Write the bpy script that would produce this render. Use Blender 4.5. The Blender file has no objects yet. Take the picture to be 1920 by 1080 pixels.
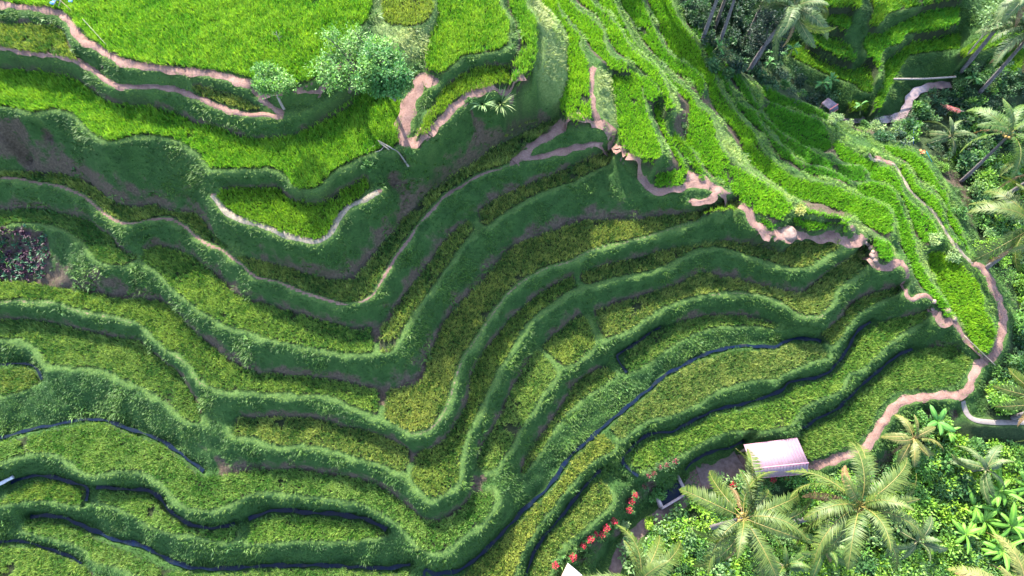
import bpy, math, random
import numpy as np
random.seed(7); rng = np.random.default_rng(7)
SC = bpy.context.scene
COL = SC.collection
R = math.radians

# ------------------------------------------------------------------ camera, sky, sun, exposure
CAM_H = 52.0; PITCH = R(24.0); HFOV = R(75.0)
cam = bpy.data.cameras.new('camera'); camo = bpy.data.objects.new('camera', cam); COL.objects.link(camo)
cam.sensor_width = 36.0; cam.lens = 18.0 / math.tan(HFOV / 2); cam.clip_start = 0.5; cam.clip_end = 3000
camo.location = (0, 0, CAM_H); camo.rotation_euler = (PITCH, 0, 0)
SC.camera = camo
SUN_EL = R(40.0); SUN_AZ = R(-22.0)          # azimuth from +Y, negative = towards -X
world = bpy.data.worlds.new('World'); SC.world = world; world.use_nodes = True
nt = world.node_tree; nt.nodes.clear()
sky = nt.nodes.new('ShaderNodeTexSky'); sky.sky_type = 'NISHITA'; sky.sun_disc = False
sky.sun_elevation = SUN_EL; sky.sun_rotation = SUN_AZ; sky.air_density = 1.0; sky.dust_density = 1.5; sky.ozone_density = 1.0
bg = nt.nodes.new('ShaderNodeBackground'); bg.inputs['Strength'].default_value = 0.15
wo = nt.nodes.new('ShaderNodeOutputWorld')
nt.links.new(sky.outputs[0], bg.inputs[0]); nt.links.new(bg.outputs[0], wo.inputs[0])
sl = bpy.data.lights.new('sun', 'SUN'); sl.energy = 3.5; sl.angle = R(0.6); sl.color = (1.0, 0.93, 0.78)
so = bpy.data.objects.new('sun', sl); COL.objects.link(so)
sdir = np.array([math.sin(SUN_AZ) * math.cos(SUN_EL), math.cos(SUN_AZ) * math.cos(SUN_EL), math.sin(SUN_EL)])
so.rotation_euler = (R(90) - SUN_EL, 0, -SUN_AZ + math.pi)
from mathutils import Vector, Matrix
so.rotation_euler = Vector((-sdir[0], -sdir[1], -sdir[2])).to_track_quat('-Z', 'Y').to_euler()
so.location = (-20, 40, 80)
SC.view_settings.view_transform = 'Standard'; SC.view_settings.look = 'None'
SC.view_settings.exposure = 2.74; SC.view_settings.gamma = 1.0
SC.cycles.max_bounces = 6; SC.cycles.diffuse_bounces = 3; SC.cycles.transmission_bounces = 4
SC.cycles.use_denoising = True

# ------------------------------------------------------------------ helpers: survey, objects, materials
FPX = 960.0 / math.tan(HFOV / 2)
FW = np.array([0, math.sin(PITCH), -math.cos(PITCH)]); UP = np.array([0, math.cos(PITCH), math.sin(PITCH)])
def unproj(px, py, z):
    a = (np.asarray(px, float) - 960) / FPX; b = (540 - np.asarray(py, float)) / FPX
    dx = a; dy = FW[1] + b * UP[1]; dz = FW[2] + b * UP[2]
    t = (np.asarray(z, float) - CAM_H) / dz
    return dx * t, dy * t
def proj(x, y, z):
    x = np.asarray(x, float); y = np.asarray(y, float); z = np.asarray(z, float) - CAM_H
    d = y * FW[1] + z * FW[2]
    return 960 + FPX * x / d, 540 - FPX * (y * UP[1] + z * UP[2]) / d
def P(s):
    return np.array([[float(v) for v in p.split(',')] for p in s.split()])
def smooth(p, n=4, closed=False):
    p = np.asarray(p, float)
    if len(p) < 3: return p
    if closed: q = np.vstack([p[-1:], p, p[:2]])
    else: q = np.vstack([2 * p[0] - p[1], p, 2 * p[-1] - p[-2]])
    out = []
    for i in range(1, len(q) - 2):
        a, b, c, d = q[i - 1], q[i], q[i + 1], q[i + 2]
        for k in range(n):
            t = k / n
            out.append(0.5 * (2 * b + (c - a) * t + (2 * a - 5 * b + 4 * c - d) * t * t + (3 * b - a - 3 * c + d) * t ** 3))
    if not closed: out.append(q[-2])
    return np.array(out)

def tag(o, label=None, cat=None, group=None, kind=None):
    if label: o['label'] = label
    if cat: o['category'] = cat
    if group: o['group'] = group
    if kind: o['kind'] = kind
    return o
def empty(name, loc, label, cat, group=None, rz=0.0):
    o = bpy.data.objects.new(name, None); COL.objects.link(o); o.location = loc; o.rotation_euler = (0, 0, rz)
    o.empty_display_size = 0.3
    return tag(o, label, cat, group)
def mesh_np(name, V, T, mat, col=None, parent=None, quads=False, smooth_sh=False, attrs=None):
    """one mesh object from numpy vertices and triangles (or quads)"""
    V = np.ascontiguousarray(V, dtype=np.float32); T = np.ascontiguousarray(T, dtype=np.int32)
    k = T.shape[1]; m = bpy.data.meshes.new(name)
    m.vertices.add(len(V)); m.vertices.foreach_set('co', V.ravel())
    m.loops.add(T.size); m.loops.foreach_set('vertex_index', T.ravel())
    m.polygons.add(len(T)); m.polygons.foreach_set('loop_start', np.arange(0, T.size, k, dtype=np.int32))
    m.polygons.foreach_set('loop_total', np.full(len(T), k, dtype=np.int32))
    if smooth_sh: m.polygons.foreach_set('use_smooth', np.ones(len(T), dtype=bool))
    m.update(calc_edges=True)
    if col is not None:
        c = np.ones((len(V), 4), np.float32); c[:, :3] = col
        a = m.color_attributes.new('Col', 'FLOAT_COLOR', 'POINT'); a.data.foreach_set('color', c.ravel())
    for n_, v_ in (attrs or {}).items():
        c = np.ones((len(V), 4), np.float32); c[:, :3] = v_
        a = m.color_attributes.new(n_, 'FLOAT_COLOR', 'POINT'); a.data.foreach_set('color', c.ravel())
    m.materials.append(mat)
    o = bpy.data.objects.new(name, m); COL.objects.link(o)
    if parent is not None: o.parent = parent
    return o
def merge(parts):
    """[(V, T[, C])] -> one V, T, C"""
    vs, ts, cs, n = [], [], [], 0
    for p in parts:
        vs.append(p[0]); ts.append(np.asarray(p[1]) + n); n += len(p[0])
        if len(p) > 2: cs.append(np.broadcast_to(p[2], (len(p[0]), 3)))
    return np.vstack(vs), np.vstack(ts), (np.vstack(cs) if cs else None)
def copy_thing(o, loc, rz=0.0, s=1.0, label=None, group=None):
    c = o.copy(); COL.objects.link(c); c.location = loc; c.rotation_euler = (o.rotation_euler.x, o.rotation_euler.y, rz); c.scale = (s, s, s)
    if label: c['label'] = label
    if group: c['group'] = group
    for ch in list(o.children):
        d = ch.copy(); COL.objects.link(d); d.parent = c
        for g in list(ch.children):
            e = g.copy(); COL.objects.link(e); e.parent = d
    return c

class NM:
    """small node helper"""
    def __init__(s, name):
        s.m = bpy.data.materials.new(name); s.m.use_nodes = True; s.t = s.m.node_tree; s.t.nodes.clear()
        s.out = s.t.nodes.new('ShaderNodeOutputMaterial')
    def n(s, typ, **kw):
        nd = s.t.nodes.new(typ)
        for k, v in kw.items():
            if k in nd.inputs: nd.inputs[k].default_value = v
            else: setattr(nd, k, v)
        return nd
    def l(s, a, b): s.t.links.new(a, b)
    def noise(s, scale, detail=4, rough=0.6, dist=0.0, vec=None):
        nd = s.n('ShaderNodeTexNoise', Scale=scale, Detail=detail, Roughness=rough, Distortion=dist)
        if vec is None:
            if not hasattr(s, 'pos'): s.pos = s.n('ShaderNodeNewGeometry').outputs['Position']
            vec = s.pos
        s.l(vec, nd.inputs['Vector']); return nd.outputs['Fac']
    def ramp(s, fac, stops):
        r = s.n('ShaderNodeValToRGB'); e = r.color_ramp.elements
        while len(e) < len(stops): e.new(0.5)
        for i, (p, c) in enumerate(stops):
            e[i].position = p; e[i].color = (*c, 1) if len(c) == 3 else c
        s.l(fac, r.inputs[0]); return r.outputs[0]
    def mix(s, fac, a, b, typ='MIX'):
        m = s.n('ShaderNodeMix', data_type='RGBA', blend_type=typ)
        for v, i in ((fac, 0), (a, 6), (b, 7)):
            if hasattr(v, 'links') or hasattr(v, 'is_linked'): s.l(v, m.inputs[i])
            else: m.inputs[i].default_value = v if not isinstance(v, tuple) else ((*v, 1) if len(v) == 3 else v)
        return m.outputs[2]
    def math(s, op, a, b=None, clamp=False):
        m = s.n('ShaderNodeMath', operation=op, use_clamp=clamp)
        for v, i in ((a, 0), (b, 1)):
            if v is None: continue
            if hasattr(v, 'is_linked'): s.l(v, m.inputs[i])
            else: m.inputs[i].default_value = v
        return m.outputs[0]
    def bump(s, h, strength=0.5, dist=0.05):
        b = s.n('ShaderNodeBump', Strength=strength, Distance=dist); s.l(h, b.inputs['Height']); return b.outputs[0]
    def pbr(s, color, rough=0.8, spec=0.3, normal=None, metallic=0.0):
        b = s.n('ShaderNodeBsdfPrincipled'); b.inputs['Roughness'].default_value = rough
        b.inputs['Specular IOR Level'].default_value = spec; b.inputs['Metallic'].default_value = metallic
        if hasattr(color, 'is_linked'): s.l(color, b.inputs['Base Color'])
        else: b.inputs['Base Color'].default_value = (*color, 1)
        if normal is not None: s.l(normal, b.inputs['Normal'])
        s.l(b.outputs[0], s.out.inputs[0]); return b
    def leaf(s, color, trans=0.35, tint=(1.15, 1.1, 0.55), spec=0.25, rough=0.55):
        b = s.n('ShaderNodeBsdfPrincipled'); b.inputs['Roughness'].default_value = rough; b.inputs['Specular IOR Level'].default_value = spec
        t = s.n('ShaderNodeBsdfTranslucent'); x = s.n('ShaderNodeMixShader'); x.inputs[0].default_value = trans
        s.l(color, b.inputs['Base Color']); s.l(s.mix(1.0, color, tint, 'MULTIPLY'), t.inputs['Color'])
        s.l(b.outputs[0], x.inputs[1]); s.l(t.outputs[0], x.inputs[2]); s.l(x.outputs[0], s.out.inputs[0])
def leaf_mat(name, trans=0.35, tint=(1.15, 1.1, 0.55), var=0.25, spec=0.25):
    k = NM(name); a = k.n('ShaderNodeVertexColor', layer_name='Col').outputs[0]
    f = k.noise(0.9, 3); g = k.ramp(f, [(0.3, (1 - var, 1 - var * .6, 1 - var)), (0.7, (1 + var, 1 + var * .6, 1 - var * .2))])
    k.leaf(k.mix(1.0, a, g, 'MULTIPLY'), trans, tint, spec); return k.m
def plain_mat(name, c, rough=0.8, spec=0.3, nscale=6.0, var=0.35, bump=0.3):
    k = NM(name); f = k.noise(nscale, 5)
    lo = tuple(v * (1 - var) for v in c); hi = tuple(min(1, v * (1 + var)) for v in c)
    k.pbr(k.ramp(f, [(0.3, lo), (0.7, hi)]), rough, spec, k.bump(k.noise(nscale * 4, 4), bump, 0.03)); return k.m
# ------------------------------------------------------------------ survey of the hillside: rice paddies, paths, channels
# each paddy: height (start, end), inner edge at the foot of the bank, outer edge along its bund, bund width m, crop
FIELDS = []
def FD(z, toe, out, bw=0.5, crop='ripe', btop=0.12):
    FIELDS.append(dict(z=z if isinstance(z, tuple) else (z, z), toe=P(toe), out=P(out), bw=bw*.66 if crop[:4] == 'ripe' else bw*.8, crop=crop, btop=btop))
# --- upper fields
FD(19.5, '-30,-40 300,-40 697,-40', '-30,-8 0,-4 40,4 100,11 125,20 143,45 173,70 200,90 233,103 283,115 333,120 400,127 443,133 480,147 505,155 560,150 590,140 620,105 660,60 690,28 697,-20', 0.2, 'young')
FD(19.3, '712,-40 808,-40', '716,10 722,36 770,44 798,34 812,8 808,-20', 0.3, 'rows')
FD(18.6, '818,-40 822,20 818,45 803,80 796,110 800,125 827,132', '925,-40 937,12 953,35 951,67 943,86 913,94 873,98 853,112 833,130', 0.4, 'young')
FD(17.7, '829,168 857,147 883,130 913,123 953,123', '780,247 800,245 813,225 838,199 862,176 887,166 927,156 953,146', 0.3, 'young2')
FD(18.1, '951,-40 957,15 970,40 975,77 973,100 963,117 957,143', '977,-40 985,10 1003,33 1007,67 1003,100 995,127 970,147', 0.4, 'young')
FD(18.8, '-30,42 37,43 110,50 120,67 127,90 143,103', '-30,80 33,88 83,95 120,103 139,108', 0.25, 'ripe')
FD(18.5, '357,160 383,163 433,177 467,190 483,199', '360,166 370,173 400,184 433,195 467,204 480,203', 0.2, 'ripe')
FD(16.9, '-30,130 50,133 110,140 147,150 167,167 187,183 207,193 240,197 283,200 333,213 367,230 400,237 430,247 457,257 500,259 545,256 573,243 613,222 647,202 673,177 690,165 755,160',
   '-30,192 20,197 43,203 67,205 100,200 133,207 150,220 167,240 187,253 207,260 233,253 267,247 300,250 333,260 360,273 377,290 390,307 407,313 433,313 467,312 507,310 533,323 547,340 567,350 593,347 607,333 630,313 660,297 680,288 710,277 743,268 752,215', 0.5, 'young')
FD(15.5, '417,353 467,350 520,350 533,363 547,373 573,378 600,381 617,371 640,356 667,340 687,329', '404,366 420,383 438,397 467,411 500,420 533,433 567,443 593,446 606,440 617,426 632,400 645,384 664,374 690,350', 0.55, 'young2')
# --- long terraces of the near slope
FD(12.6, '-30,323 33,320 83,320 133,330 167,343 187,357 207,373 227,383 260,387 283,382 300,390 333,397 360,398 380,413 397,437 413,453 437,474 483,487 530,498 573,511 613,521 657,523 677,507 693,487 710,463 726,443 745,427 752,413 769,400 780,385 804,360 831,340 861,320 900,294 936,268 973,248 1003,235 1040,221',
   '-30,330 0,329 20,326 43,331 73,336 107,341 133,349 160,362 180,379 200,395 220,407 247,412 273,407 300,402 323,404 349,417 369,435 395,452 419,462 442,478 480,511 520,521 563,538 613,554 645,563 668,561 686,553 699,538 713,513 730,484 746,461 766,434 780,414 797,394 821,368 842,351 866,338 893,321 920,313 944,305 960,294 978,278 1000,262 1026,245 1046,228', 0.75, 'ripe')
FD(10.9, '-30,398 20,392 50,390 83,393 117,400 150,407 173,417 187,430 207,443 217,457 229,472 248,474', '-30,424 0,421 20,415 50,413 83,416 110,423 133,435 153,448 167,468 183,485 207,493 233,491 251,483', 0.55, 'ripe2')
FD(10.9, '272,470 283,464 300,461 333,471 360,481 383,498 407,518 433,544 460,561 490,568 520,578 553,584 590,597 630,607 667,617 697,613', '262,484 287,498 301,511 321,534 348,557 371,574 401,594 434,610 467,617 500,631 533,638 567,644 600,650 633,657 667,660 697,657', 0.65, 'ripe')
FD(10.9, '713,609 732,598 740,578 760,550 783,521 807,489 829,456 855,430 878,414', '711,656 727,658 739,645 749,625 762,601 779,575 799,548 819,521 838,495 855,466 873,446 886,428 886,420', 0.65, 'ripe')
FD(11.0, '897,395 923,377 963,357 1000,341 1047,321 1090,302 1145,280', '901,414 911,419 927,407 953,390 980,374 1013,357 1053,343 1080,334 1113,317 1150,301', 0.6, 'ripe')
FD(9.0, '-30,522 33,527 67,530 117,540 167,547 187,550 217,557 250,558 283,563 313,570 333,587 349,607 369,627 395,647 422,670 445,683 477,697 517,701 567,704 600,708 633,713 667,721 710,732', '-30,559 0,559 33,557 67,559 109,562 135,572 162,579 189,582 219,589 255,600 276,615 294,635 314,652 337,662 357,682 371,702 390,719 419,727 467,730 517,734 580,736 623,740 655,755 688,769 708,778', 0.75, 'ripe')
FD(9.0, '722,732 740,729 770,722 793,707 800,681 810,655 820,632 836,599 860,572 890,541 920,507 950,473 975,455 1017,439 1060,423 1100,411 1140,411 1200,411 1220,405 1267,401 1327,392 1345,382 1382,374', '722,782 748,795 773,805 795,802 814,787 829,763 839,738 845,718 852,695 862,667 879,643 899,613 919,583 939,556 963,532 991,512 1025,496 1067,484 1093,469 1133,455 1167,449 1217,436 1267,420 1317,406 1367,398 1386,393', 0.8, 'ripe')
FD(7.4, '-30,604 17,598 50,597 83,603 117,609 150,618 200,630 233,634 257,639 277,651 293,668 313,682 331,695 345,714 356,733 370,760', '-30,632 33,632 53,638 69,652 82,671 95,681 133,683 173,685 200,691 227,705 260,720 293,738 313,754 333,770 353,787 375,790', 0.75, 'ripe')
FD(7.4, '446,783 500,782 550,783 593,785 633,796 680,805 713,815 737,825 760,839 768,845', '433,811 443,817 483,818 505,827 527,834 563,830 607,835 647,847 680,857 713,867 745,880 760,879', 0.7, 'ripe')
FD(7.4, '783,846 803,841 825,832 840,814 856,788 873,760 882,737 881,715 888,693 901,667 921,641 944,614 967,588 992,565 1018,547 1050,528 1073,516', '771,890 781,907 798,924 813,933 831,923 850,907 859,892 860,863 867,836 877,806 890,779 905,748 922,712 938,681 955,655 969,628 989,601 1013,580 1040,560 1064,544 1082,536', 0.75, 'ripe')
FD(7.4, '1090,512 1117,502 1153,491 1200,481 1233,471 1267,464 1317,457 1357,451 1393,454 1433,460 1467,470 1497,453 1573,452', '1093,531 1117,527 1150,517 1193,509 1233,499 1267,483 1300,466 1333,459 1367,463 1400,473 1433,483 1467,493 1497,499 1523,494 1545,478 1573,462', 0.75, 'ripe')
FD(6.6, '-30,696 20,690 50,690 66,699', '-30,744 30,733 52,724 72,714', 0.4, 'ripe2')
FD(5.8, '-30,831 0,828 50,816 100,804 150,796 197,793 233,811 267,824 300,834 320,848 333,861 350,874 377,893 417,891 483,880 547,879 580,884 613,890 647,893 680,900 705,910 725,920 745,936 765,953 787,970 807,976 833,973 857,960 876,942 886,925', '-30,864 0,861 27,851 57,846 87,846 110,851 130,861 143,875 163,885 187,885 217,878 250,878 277,885 300,901 320,921 340,941 367,951 400,951 430,940 457,927 483,919 517,919 560,924 613,930 657,935 687,944 713,957 741,974 758,990 774,1007 791,1026 813,1034 832,1029 851,1014 877,994 904,974 917,957 926,933 924,922', 0.7, 'ripe3')
FD(5.8, '1003,661 990,679 971,710 952,745 946,768 930,793 916,816 903,840 894,862', '1008,658 1023,669 1038,688 1044,697 1034,711 1014,738 994,771 974,805 958,833 943,855 927,874 913,880 899,875', 0.6, 'ripe4')
FD(5.8, '1017,648 1042,625 1069,602 1092,586', '1058,684 1080,677 1098,661 1114,643 1110,620 1098,596', 0.55, 'ripe')
FD(5.8, '1116,582 1150,570 1183,560 1233,544 1267,533 1293,521 1317,511 1343,516 1383,523 1433,536 1483,547 1502,549 1522,536 1549,513 1582,490 1609,470 1624,462', '1133,632 1160,623 1187,609 1210,593 1233,577 1260,566 1290,554 1317,550 1350,544 1400,544 1440,551 1467,562 1487,577 1513,587 1533,587 1551,578 1560,563 1567,544 1584,527 1610,510 1626,495', 0.75, 'ripe')
FD(4.3, '-30,945 0,937 33,917 60,903 87,901 117,908 155,917', '-30,947 50,937 97,937 117,942 151,946', 0.55, 'ripe2')
FD(4.3, '187,921 227,924 267,928 298,938 311,961 331,979 360,990 393,995 438,985', '185,938 217,948 251,965 284,984 320,997 360,1000 393,1009 430,1014 440,1005', 0.5, 'ripe3')
FD(4.3, '467,983 480,977 520,967 563,971 607,972 653,978 693,982 724,997', '464,1018 480,1018 513,1014 563,1010 613,1012 663,1010 700,1007 720,1001', 0.5, 'ripe3')
FD(4.3, '1133,686 1107,699 1082,714 1070,734 1056,758 1036,788 1012,821 992,850 977,884', '1155,700 1133,717 1100,740 1067,767 1040,799 1020,833 1000,862 984,888', 0.45, 'ripe4')
FD(4.3, '1169,667 1187,650 1213,630 1240,616 1277,603 1317,593 1367,590 1417,596 1461,608', '1177,695 1193,690 1220,674 1253,650 1283,632 1317,617 1350,609 1383,607 1433,610 1461,611', 0.4, 'ripe2')
FD(4.2, '1537,626 1563,609 1582,592 1595,572 1625,555 1663,543 1690,533', '1561,646 1578,627 1594,605 1607,588 1631,571 1661,558 1688,548', 0.6, 'ripe2')
FD(3.9, '1143,801 1167,778 1200,752 1233,722 1267,696 1300,680 1333,670 1373,657 1417,656 1460,653 1483,643 1527,643 1547,655', '1163,821 1173,817 1190,800 1217,784 1250,777 1283,766 1310,753 1343,730 1360,723 1393,713 1427,706 1453,709 1473,697 1500,684 1527,674 1555,667', 0.6, 'ripe4')
FD(3.7, '1130,811 1107,829 1084,852 1064,876 1048,902 1028,925 1001,949 974,976 951,1003 918,1033 891,1053 850,1100', '1155,835 1145,847 1125,854 1104,867 1084,890 1064,914 1040,944 1017,974 994,1007 977,1037 964,1077 955,1100', 0.45, 'ripe4')
FD(2.7, '1132,899 1115,903 1089,936 1062,970 1035,1000 1012,1030 996,1080 992,1105', '1146,927 1144,945 1115,970 1085,997 1058,1017 1041,1044 1028,1075 1023,1105', 0.6, 'ripe4')
FD(2.9, '1184,864 1194,845 1220,829 1253,819 1287,809 1320,790 1353,776 1400,766 1447,753 1475,740 1490,725 1513,720 1547,710 1572,696 1592,669 1609,636 1629,616 1664,600 1713,590 1737,580', '1200,883 1220,874 1253,857 1283,847 1310,830 1325,823 1363,806 1400,806 1440,803 1471,799 1489,784 1504,763 1525,749 1561,736 1577,723 1590,697 1615,689 1637,670 1661,646 1688,624 1712,610 1735,597', 0.6, 'ripe5')
FD(1.5, '1496,822 1520,805 1563,783 1592,759 1616,735 1650,709 1683,679 1715,660 1747,651 1790,645', '1513,853 1525,861 1557,847 1595,834 1621,814 1637,788 1645,765 1665,744 1697,730 1747,727 1785,721 1804,707 1817,688 1823,677', 0.15, 'ripe5')
FD(3.0, '43,974 67,974 100,981 133,991 167,1005 200,1022 233,1035 267,1049 293,1062 333,1072 400,1077 480,1071 560,1068 640,1069 700,1074 765,1074', '41,991 67,1000 110,1010 160,1027 175,1050 233,1064 267,1082 400,1110 640,1110 765,1110', 0.5, 'ripe3')
FD(2.5, '-30,1024 33,1026 83,1031 110,1038 133,1051 157,1064', '-30,1110 100,1110 185,1110 174,1085', 0.3, 'ripe4')
# --- crest and far side of the spur
FD(14.1, '1006,-40 1020,15 1045,35 1065,60 1064,100 1064,150 1051,187 1060,213 1083,225', '1032,-40 1050,20 1070,45 1087,65 1087,85 1103,117 1106,167 1108,219', 0.3, 'lime')
FD(13.5, '1030,-40 1045,8 1070,33 1093,63 1117,97 1137,115 1143,127', '1052,-40 1075,8 1100,27 1127,50 1133,77 1147,103 1173,113 1188,130', 0.3, 'lime')
FD(12.8, '1148,140 1146,160 1152,187 1160,213 1160,243 1167,270 1183,287 1203,297', '1160,130 1187,133 1200,150 1207,180 1213,207 1223,233 1237,267 1240,287 1227,299', 0.3, 'lime')
FD(12.9, '1194,139 1205,157 1213,180 1225,190', '1215,140 1233,160 1240,175', 0.2, 'lime')
FD(12.9, '1072,-40 1087,0 1117,22 1133,45 1140,69 1157,92 1180,109 1213,135 1237,159 1249,187 1252,203', '1096,-40 1109,2 1133,18 1160,50 1177,77 1200,103 1227,120 1240,140 1250,160 1260,187 1266,200', 0.3, 'lime')
FD((12.0, 11.0), '1222,195 1229,215 1239,240 1254,270 1271,300 1285,325', '1233,190 1240,210 1250,245 1265,270 1280,300 1294,325', 0.2, 'lime')
FD((11.4, 10.7), '1262,262 1283,290 1300,312 1320,337', '1266,248 1300,280 1313,307 1325,333', 0.2, 'lime')
FD((12.2, 9.4), '1118,-40 1124,4 1149,29 1175,69 1202,99 1229,119 1249,137 1262,162 1282,176 1294,193 1293,215 1293,240 1284,265 1300,282 1333,319 1367,349 1393,375 1420,395 1467,411', '1142,-40 1150,0 1173,43 1187,73 1213,100 1237,120 1253,140 1280,160 1300,180 1310,197 1330,213 1343,247 1350,273 1377,303 1417,330 1460,357 1480,377 1487,390', 0.35, 'lime')
FD((11.0, 10.2), '1158,-40 1166,4 1184,31 1204,66 1231,99 1256,125 1283,145 1306,162 1315,187', '1190,-40 1204,0 1220,37 1237,73 1257,100 1280,113 1300,127 1315,140 1321,160', 0.3, 'bright')
FD((9.9, 6.9), '1205,-40 1219,4 1237,51 1260,91 1270,112 1295,126 1315,137 1327,153 1337,190 1357,216 1377,236 1391,260 1398,286 1420,313 1447,336 1482,364 1530,375 1580,392 1600,402 1630,422 1663,438', '1240,-40 1260,7 1280,43 1307,77 1320,110 1335,127 1348,160 1367,190 1390,220 1410,240 1424,267 1440,290 1471,317 1500,333 1543,341 1563,345 1597,361 1630,371 1658,383 1672,400 1677,430', 0.35, 'bright')
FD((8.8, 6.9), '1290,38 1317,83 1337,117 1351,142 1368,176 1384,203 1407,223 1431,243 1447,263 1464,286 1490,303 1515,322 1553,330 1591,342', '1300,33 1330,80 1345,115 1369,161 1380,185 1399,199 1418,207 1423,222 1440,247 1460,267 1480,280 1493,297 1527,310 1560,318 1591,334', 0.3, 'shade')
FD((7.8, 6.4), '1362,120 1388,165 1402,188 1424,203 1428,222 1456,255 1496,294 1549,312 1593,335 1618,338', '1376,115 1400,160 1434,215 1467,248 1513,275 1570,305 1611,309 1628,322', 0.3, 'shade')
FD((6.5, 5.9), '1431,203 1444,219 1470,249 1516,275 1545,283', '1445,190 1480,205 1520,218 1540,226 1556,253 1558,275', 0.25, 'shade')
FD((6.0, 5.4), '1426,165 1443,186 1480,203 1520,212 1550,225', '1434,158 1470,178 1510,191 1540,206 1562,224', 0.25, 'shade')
FD((6.4, 5.6), '1562,268 1582,301 1611,306 1632,322', '1574,263 1600,280 1625,296 1650,308', 0.25, 'bright')
FD((5.7, 4.7), '1630,336 1656,337 1686,358 1700,381 1710,407 1724,437 1730,452', '1637,312 1665,312 1687,336 1697,362 1714,382 1739,402 1756,427 1763,446 1752,456', 0.3, 'bright')
FD((6.5, 3.7), '1602,358 1633,374 1667,387 1682,405 1682,430 1692,457 1705,485 1715,509 1732,537 1757,567 1787,602', '1610,347 1640,340 1671,352 1690,380 1698,405 1711,437 1718,462 1725,487 1743,521 1768,556 1794,592', 0.25, 'bright')
FD((4.9, 4.2), '1690,318 1704,342 1717,360 1738,378 1760,400 1775,422 1788,442 1800,456', '1690,304 1709,324 1722,348 1752,364 1766,384 1769,405 1785,436 1802,454', 0.3, 'bright')
FD((4.3, 3.2), '1660,282 1700,302 1732,336 1762,361 1777,386 1780,411 1797,441 1812,468', '1660,272 1697,279 1725,292 1741,312 1760,338 1774,358 1781,391 1798,418 1808,441 1818,470', 0.3, 'bright')
FD((3.5, 2.4), '1736,477 1752,514 1765,542 1783,572 1798,597 1816,625 1832,651 1846,662', '1750,471 1765,473 1798,491 1818,508 1835,531 1845,558 1848,581 1860,601 1868,621 1863,645 1854,660', 0.3, 'lime')
# --- small beds along the crest path
FD((8.9, 8.3), '1488,405 1510,410 1545,416 1570,414 1590,422', '1495,418 1520,428 1545,427 1562,419 1580,421 1588,432', 0.12, 'bright')
FD(9.2, '1505,388 1535,394 1580,402 1598,408', '1500,394 1530,400 1570,407 1592,413', 0.12, 'bright')
FD(9.2, '1430,408 1442,413 1452,420', '1428,414 1438,422 1450,430', 0.1, 'bright')
FD((7.2, 6.9), '1640,442 1668,455 1680,475', '1642,460 1655,482 1672,486', 0.1, 'bright')
FD(11.0, '1230,325 1255,320 1282,318', '1228,345 1258,349 1284,340', 0.15, 'bright')
FD(10.2, '1322,382 1350,372 1375,380', '1322,392 1352,392 1380,388', 0.12, 'young2')
# --- terraces across the valley
FD(3.7, '1470,85 1493,78 1520,101 1557,121 1597,131 1613,124 1627,128 1637,150', '1470,97 1497,110 1533,127 1567,143 1600,153 1617,167 1635,171', 0.3, 'valley')
FD(5.0, '1520,61 1543,64 1570,74 1597,88 1608,103', '1520,77 1547,90 1580,106 1602,116', 0.3, 'valley')
FD(6.4, '1530,31 1563,28 1590,29 1597,43', '1535,39 1563,43 1590,56', 0.3, 'valley')
FD(7.6, '1535,-40 1610,-40 1616,8', '1545,8 1573,18 1600,22', 0.3, 'valley')
FD(5.0, '1800,15 1790,13 1740,20 1700,37 1668,54 1655,63 1626,63', '1797,40 1770,50 1720,58 1700,62 1690,78 1665,85 1653,100 1650,138 1640,128 1630,105 1620,80', 0.3, 'valley')
FD(6.3, '1820,-40 1638,-40 1640,15 1630,43', '1810,-4 1750,2 1700,13 1666,22 1655,38 1645,48', 0.3, 'valley')
FD(3.5, '1800,62 1750,69 1712,77 1692,93 1660,116 1657,150 1642,188', '1800,90 1740,95 1702,105 1682,140 1667,165 1656,196 1642,206', 0.3, 'valley')
FD(2.9, '1593,191 1626,188', '1596,206 1627,204', 0.3, 'valley')
FD(5.6, '1640,68 1660,66', '1640,75 1660,74', 0.1, 'valley')
FD(3.0, '1850,120 1880,95 1930,75', '1850,150 1890,140 1930,130', 0.2, 'valley')
FD(4.6, '1800,95 1840,70 1930,40', '1810,105 1850,90 1930,65', 0.2, 'valley')
FD(0.6, '1830,330 1870,300 1930,290', '1835,345 1880,350 1930,345', 0.1, 'valley')
FD(1.0, '1780,270 1800,275 1815,290', '1780,300 1800,312 1815,305', 0.1, 'valley')

# paths: width m, soil kind, points px,py,z
PATHS = []
def PT(w, pts, kind='dirt', bed=None): PATHS.append((w, P(pts), kind, w * 0.5 + .2 if bed is None else bed))
PT(0.58, '-30,6,19.5 7,8,19.5 43,13,19.5 103,20,19.5 123,30,19.5 137,50,19.5 150,70,19.5 187,92,19.5 207,104,19.5 233,116,19.5 277,125,19.5 320,130,19.5 367,135,19.5 417,142,19.5 450,152,19.5 473,164,19.4 500,174,19.3 525,174,19.3')
PT(0.45, '556,170,19.3 580,163,19.4 602,150,19.5 622,134,19.6 645,120,19.6')
PT(0.38, '-30,90,18.5 0,93,18.5 50,101,18.5 100,108,18.5 140,116,18.5 167,126,18.5 187,141,18.5 207,156,18.5 233,163,18.5 277,164,18.5 320,166,18.5 347,173,18.5 373,184,18.5 400,196,18.5 433,208,18.5 467,215,18.5 500,217,18.5 527,212,18.5 500,195,18.7 484,180,19.0')
PT(0.55, '525,214,18.4 560,205,18.4 600,190,18.4 640,168,18.5', 'grass')
PT(0.95, '812,152,18.3 790,150,18.3 785,164,18.1 770,187,17.8 761,217,17.5 757,243,17.2 756,264,17.0 785,268,17.0 800,256,17.2')
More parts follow.
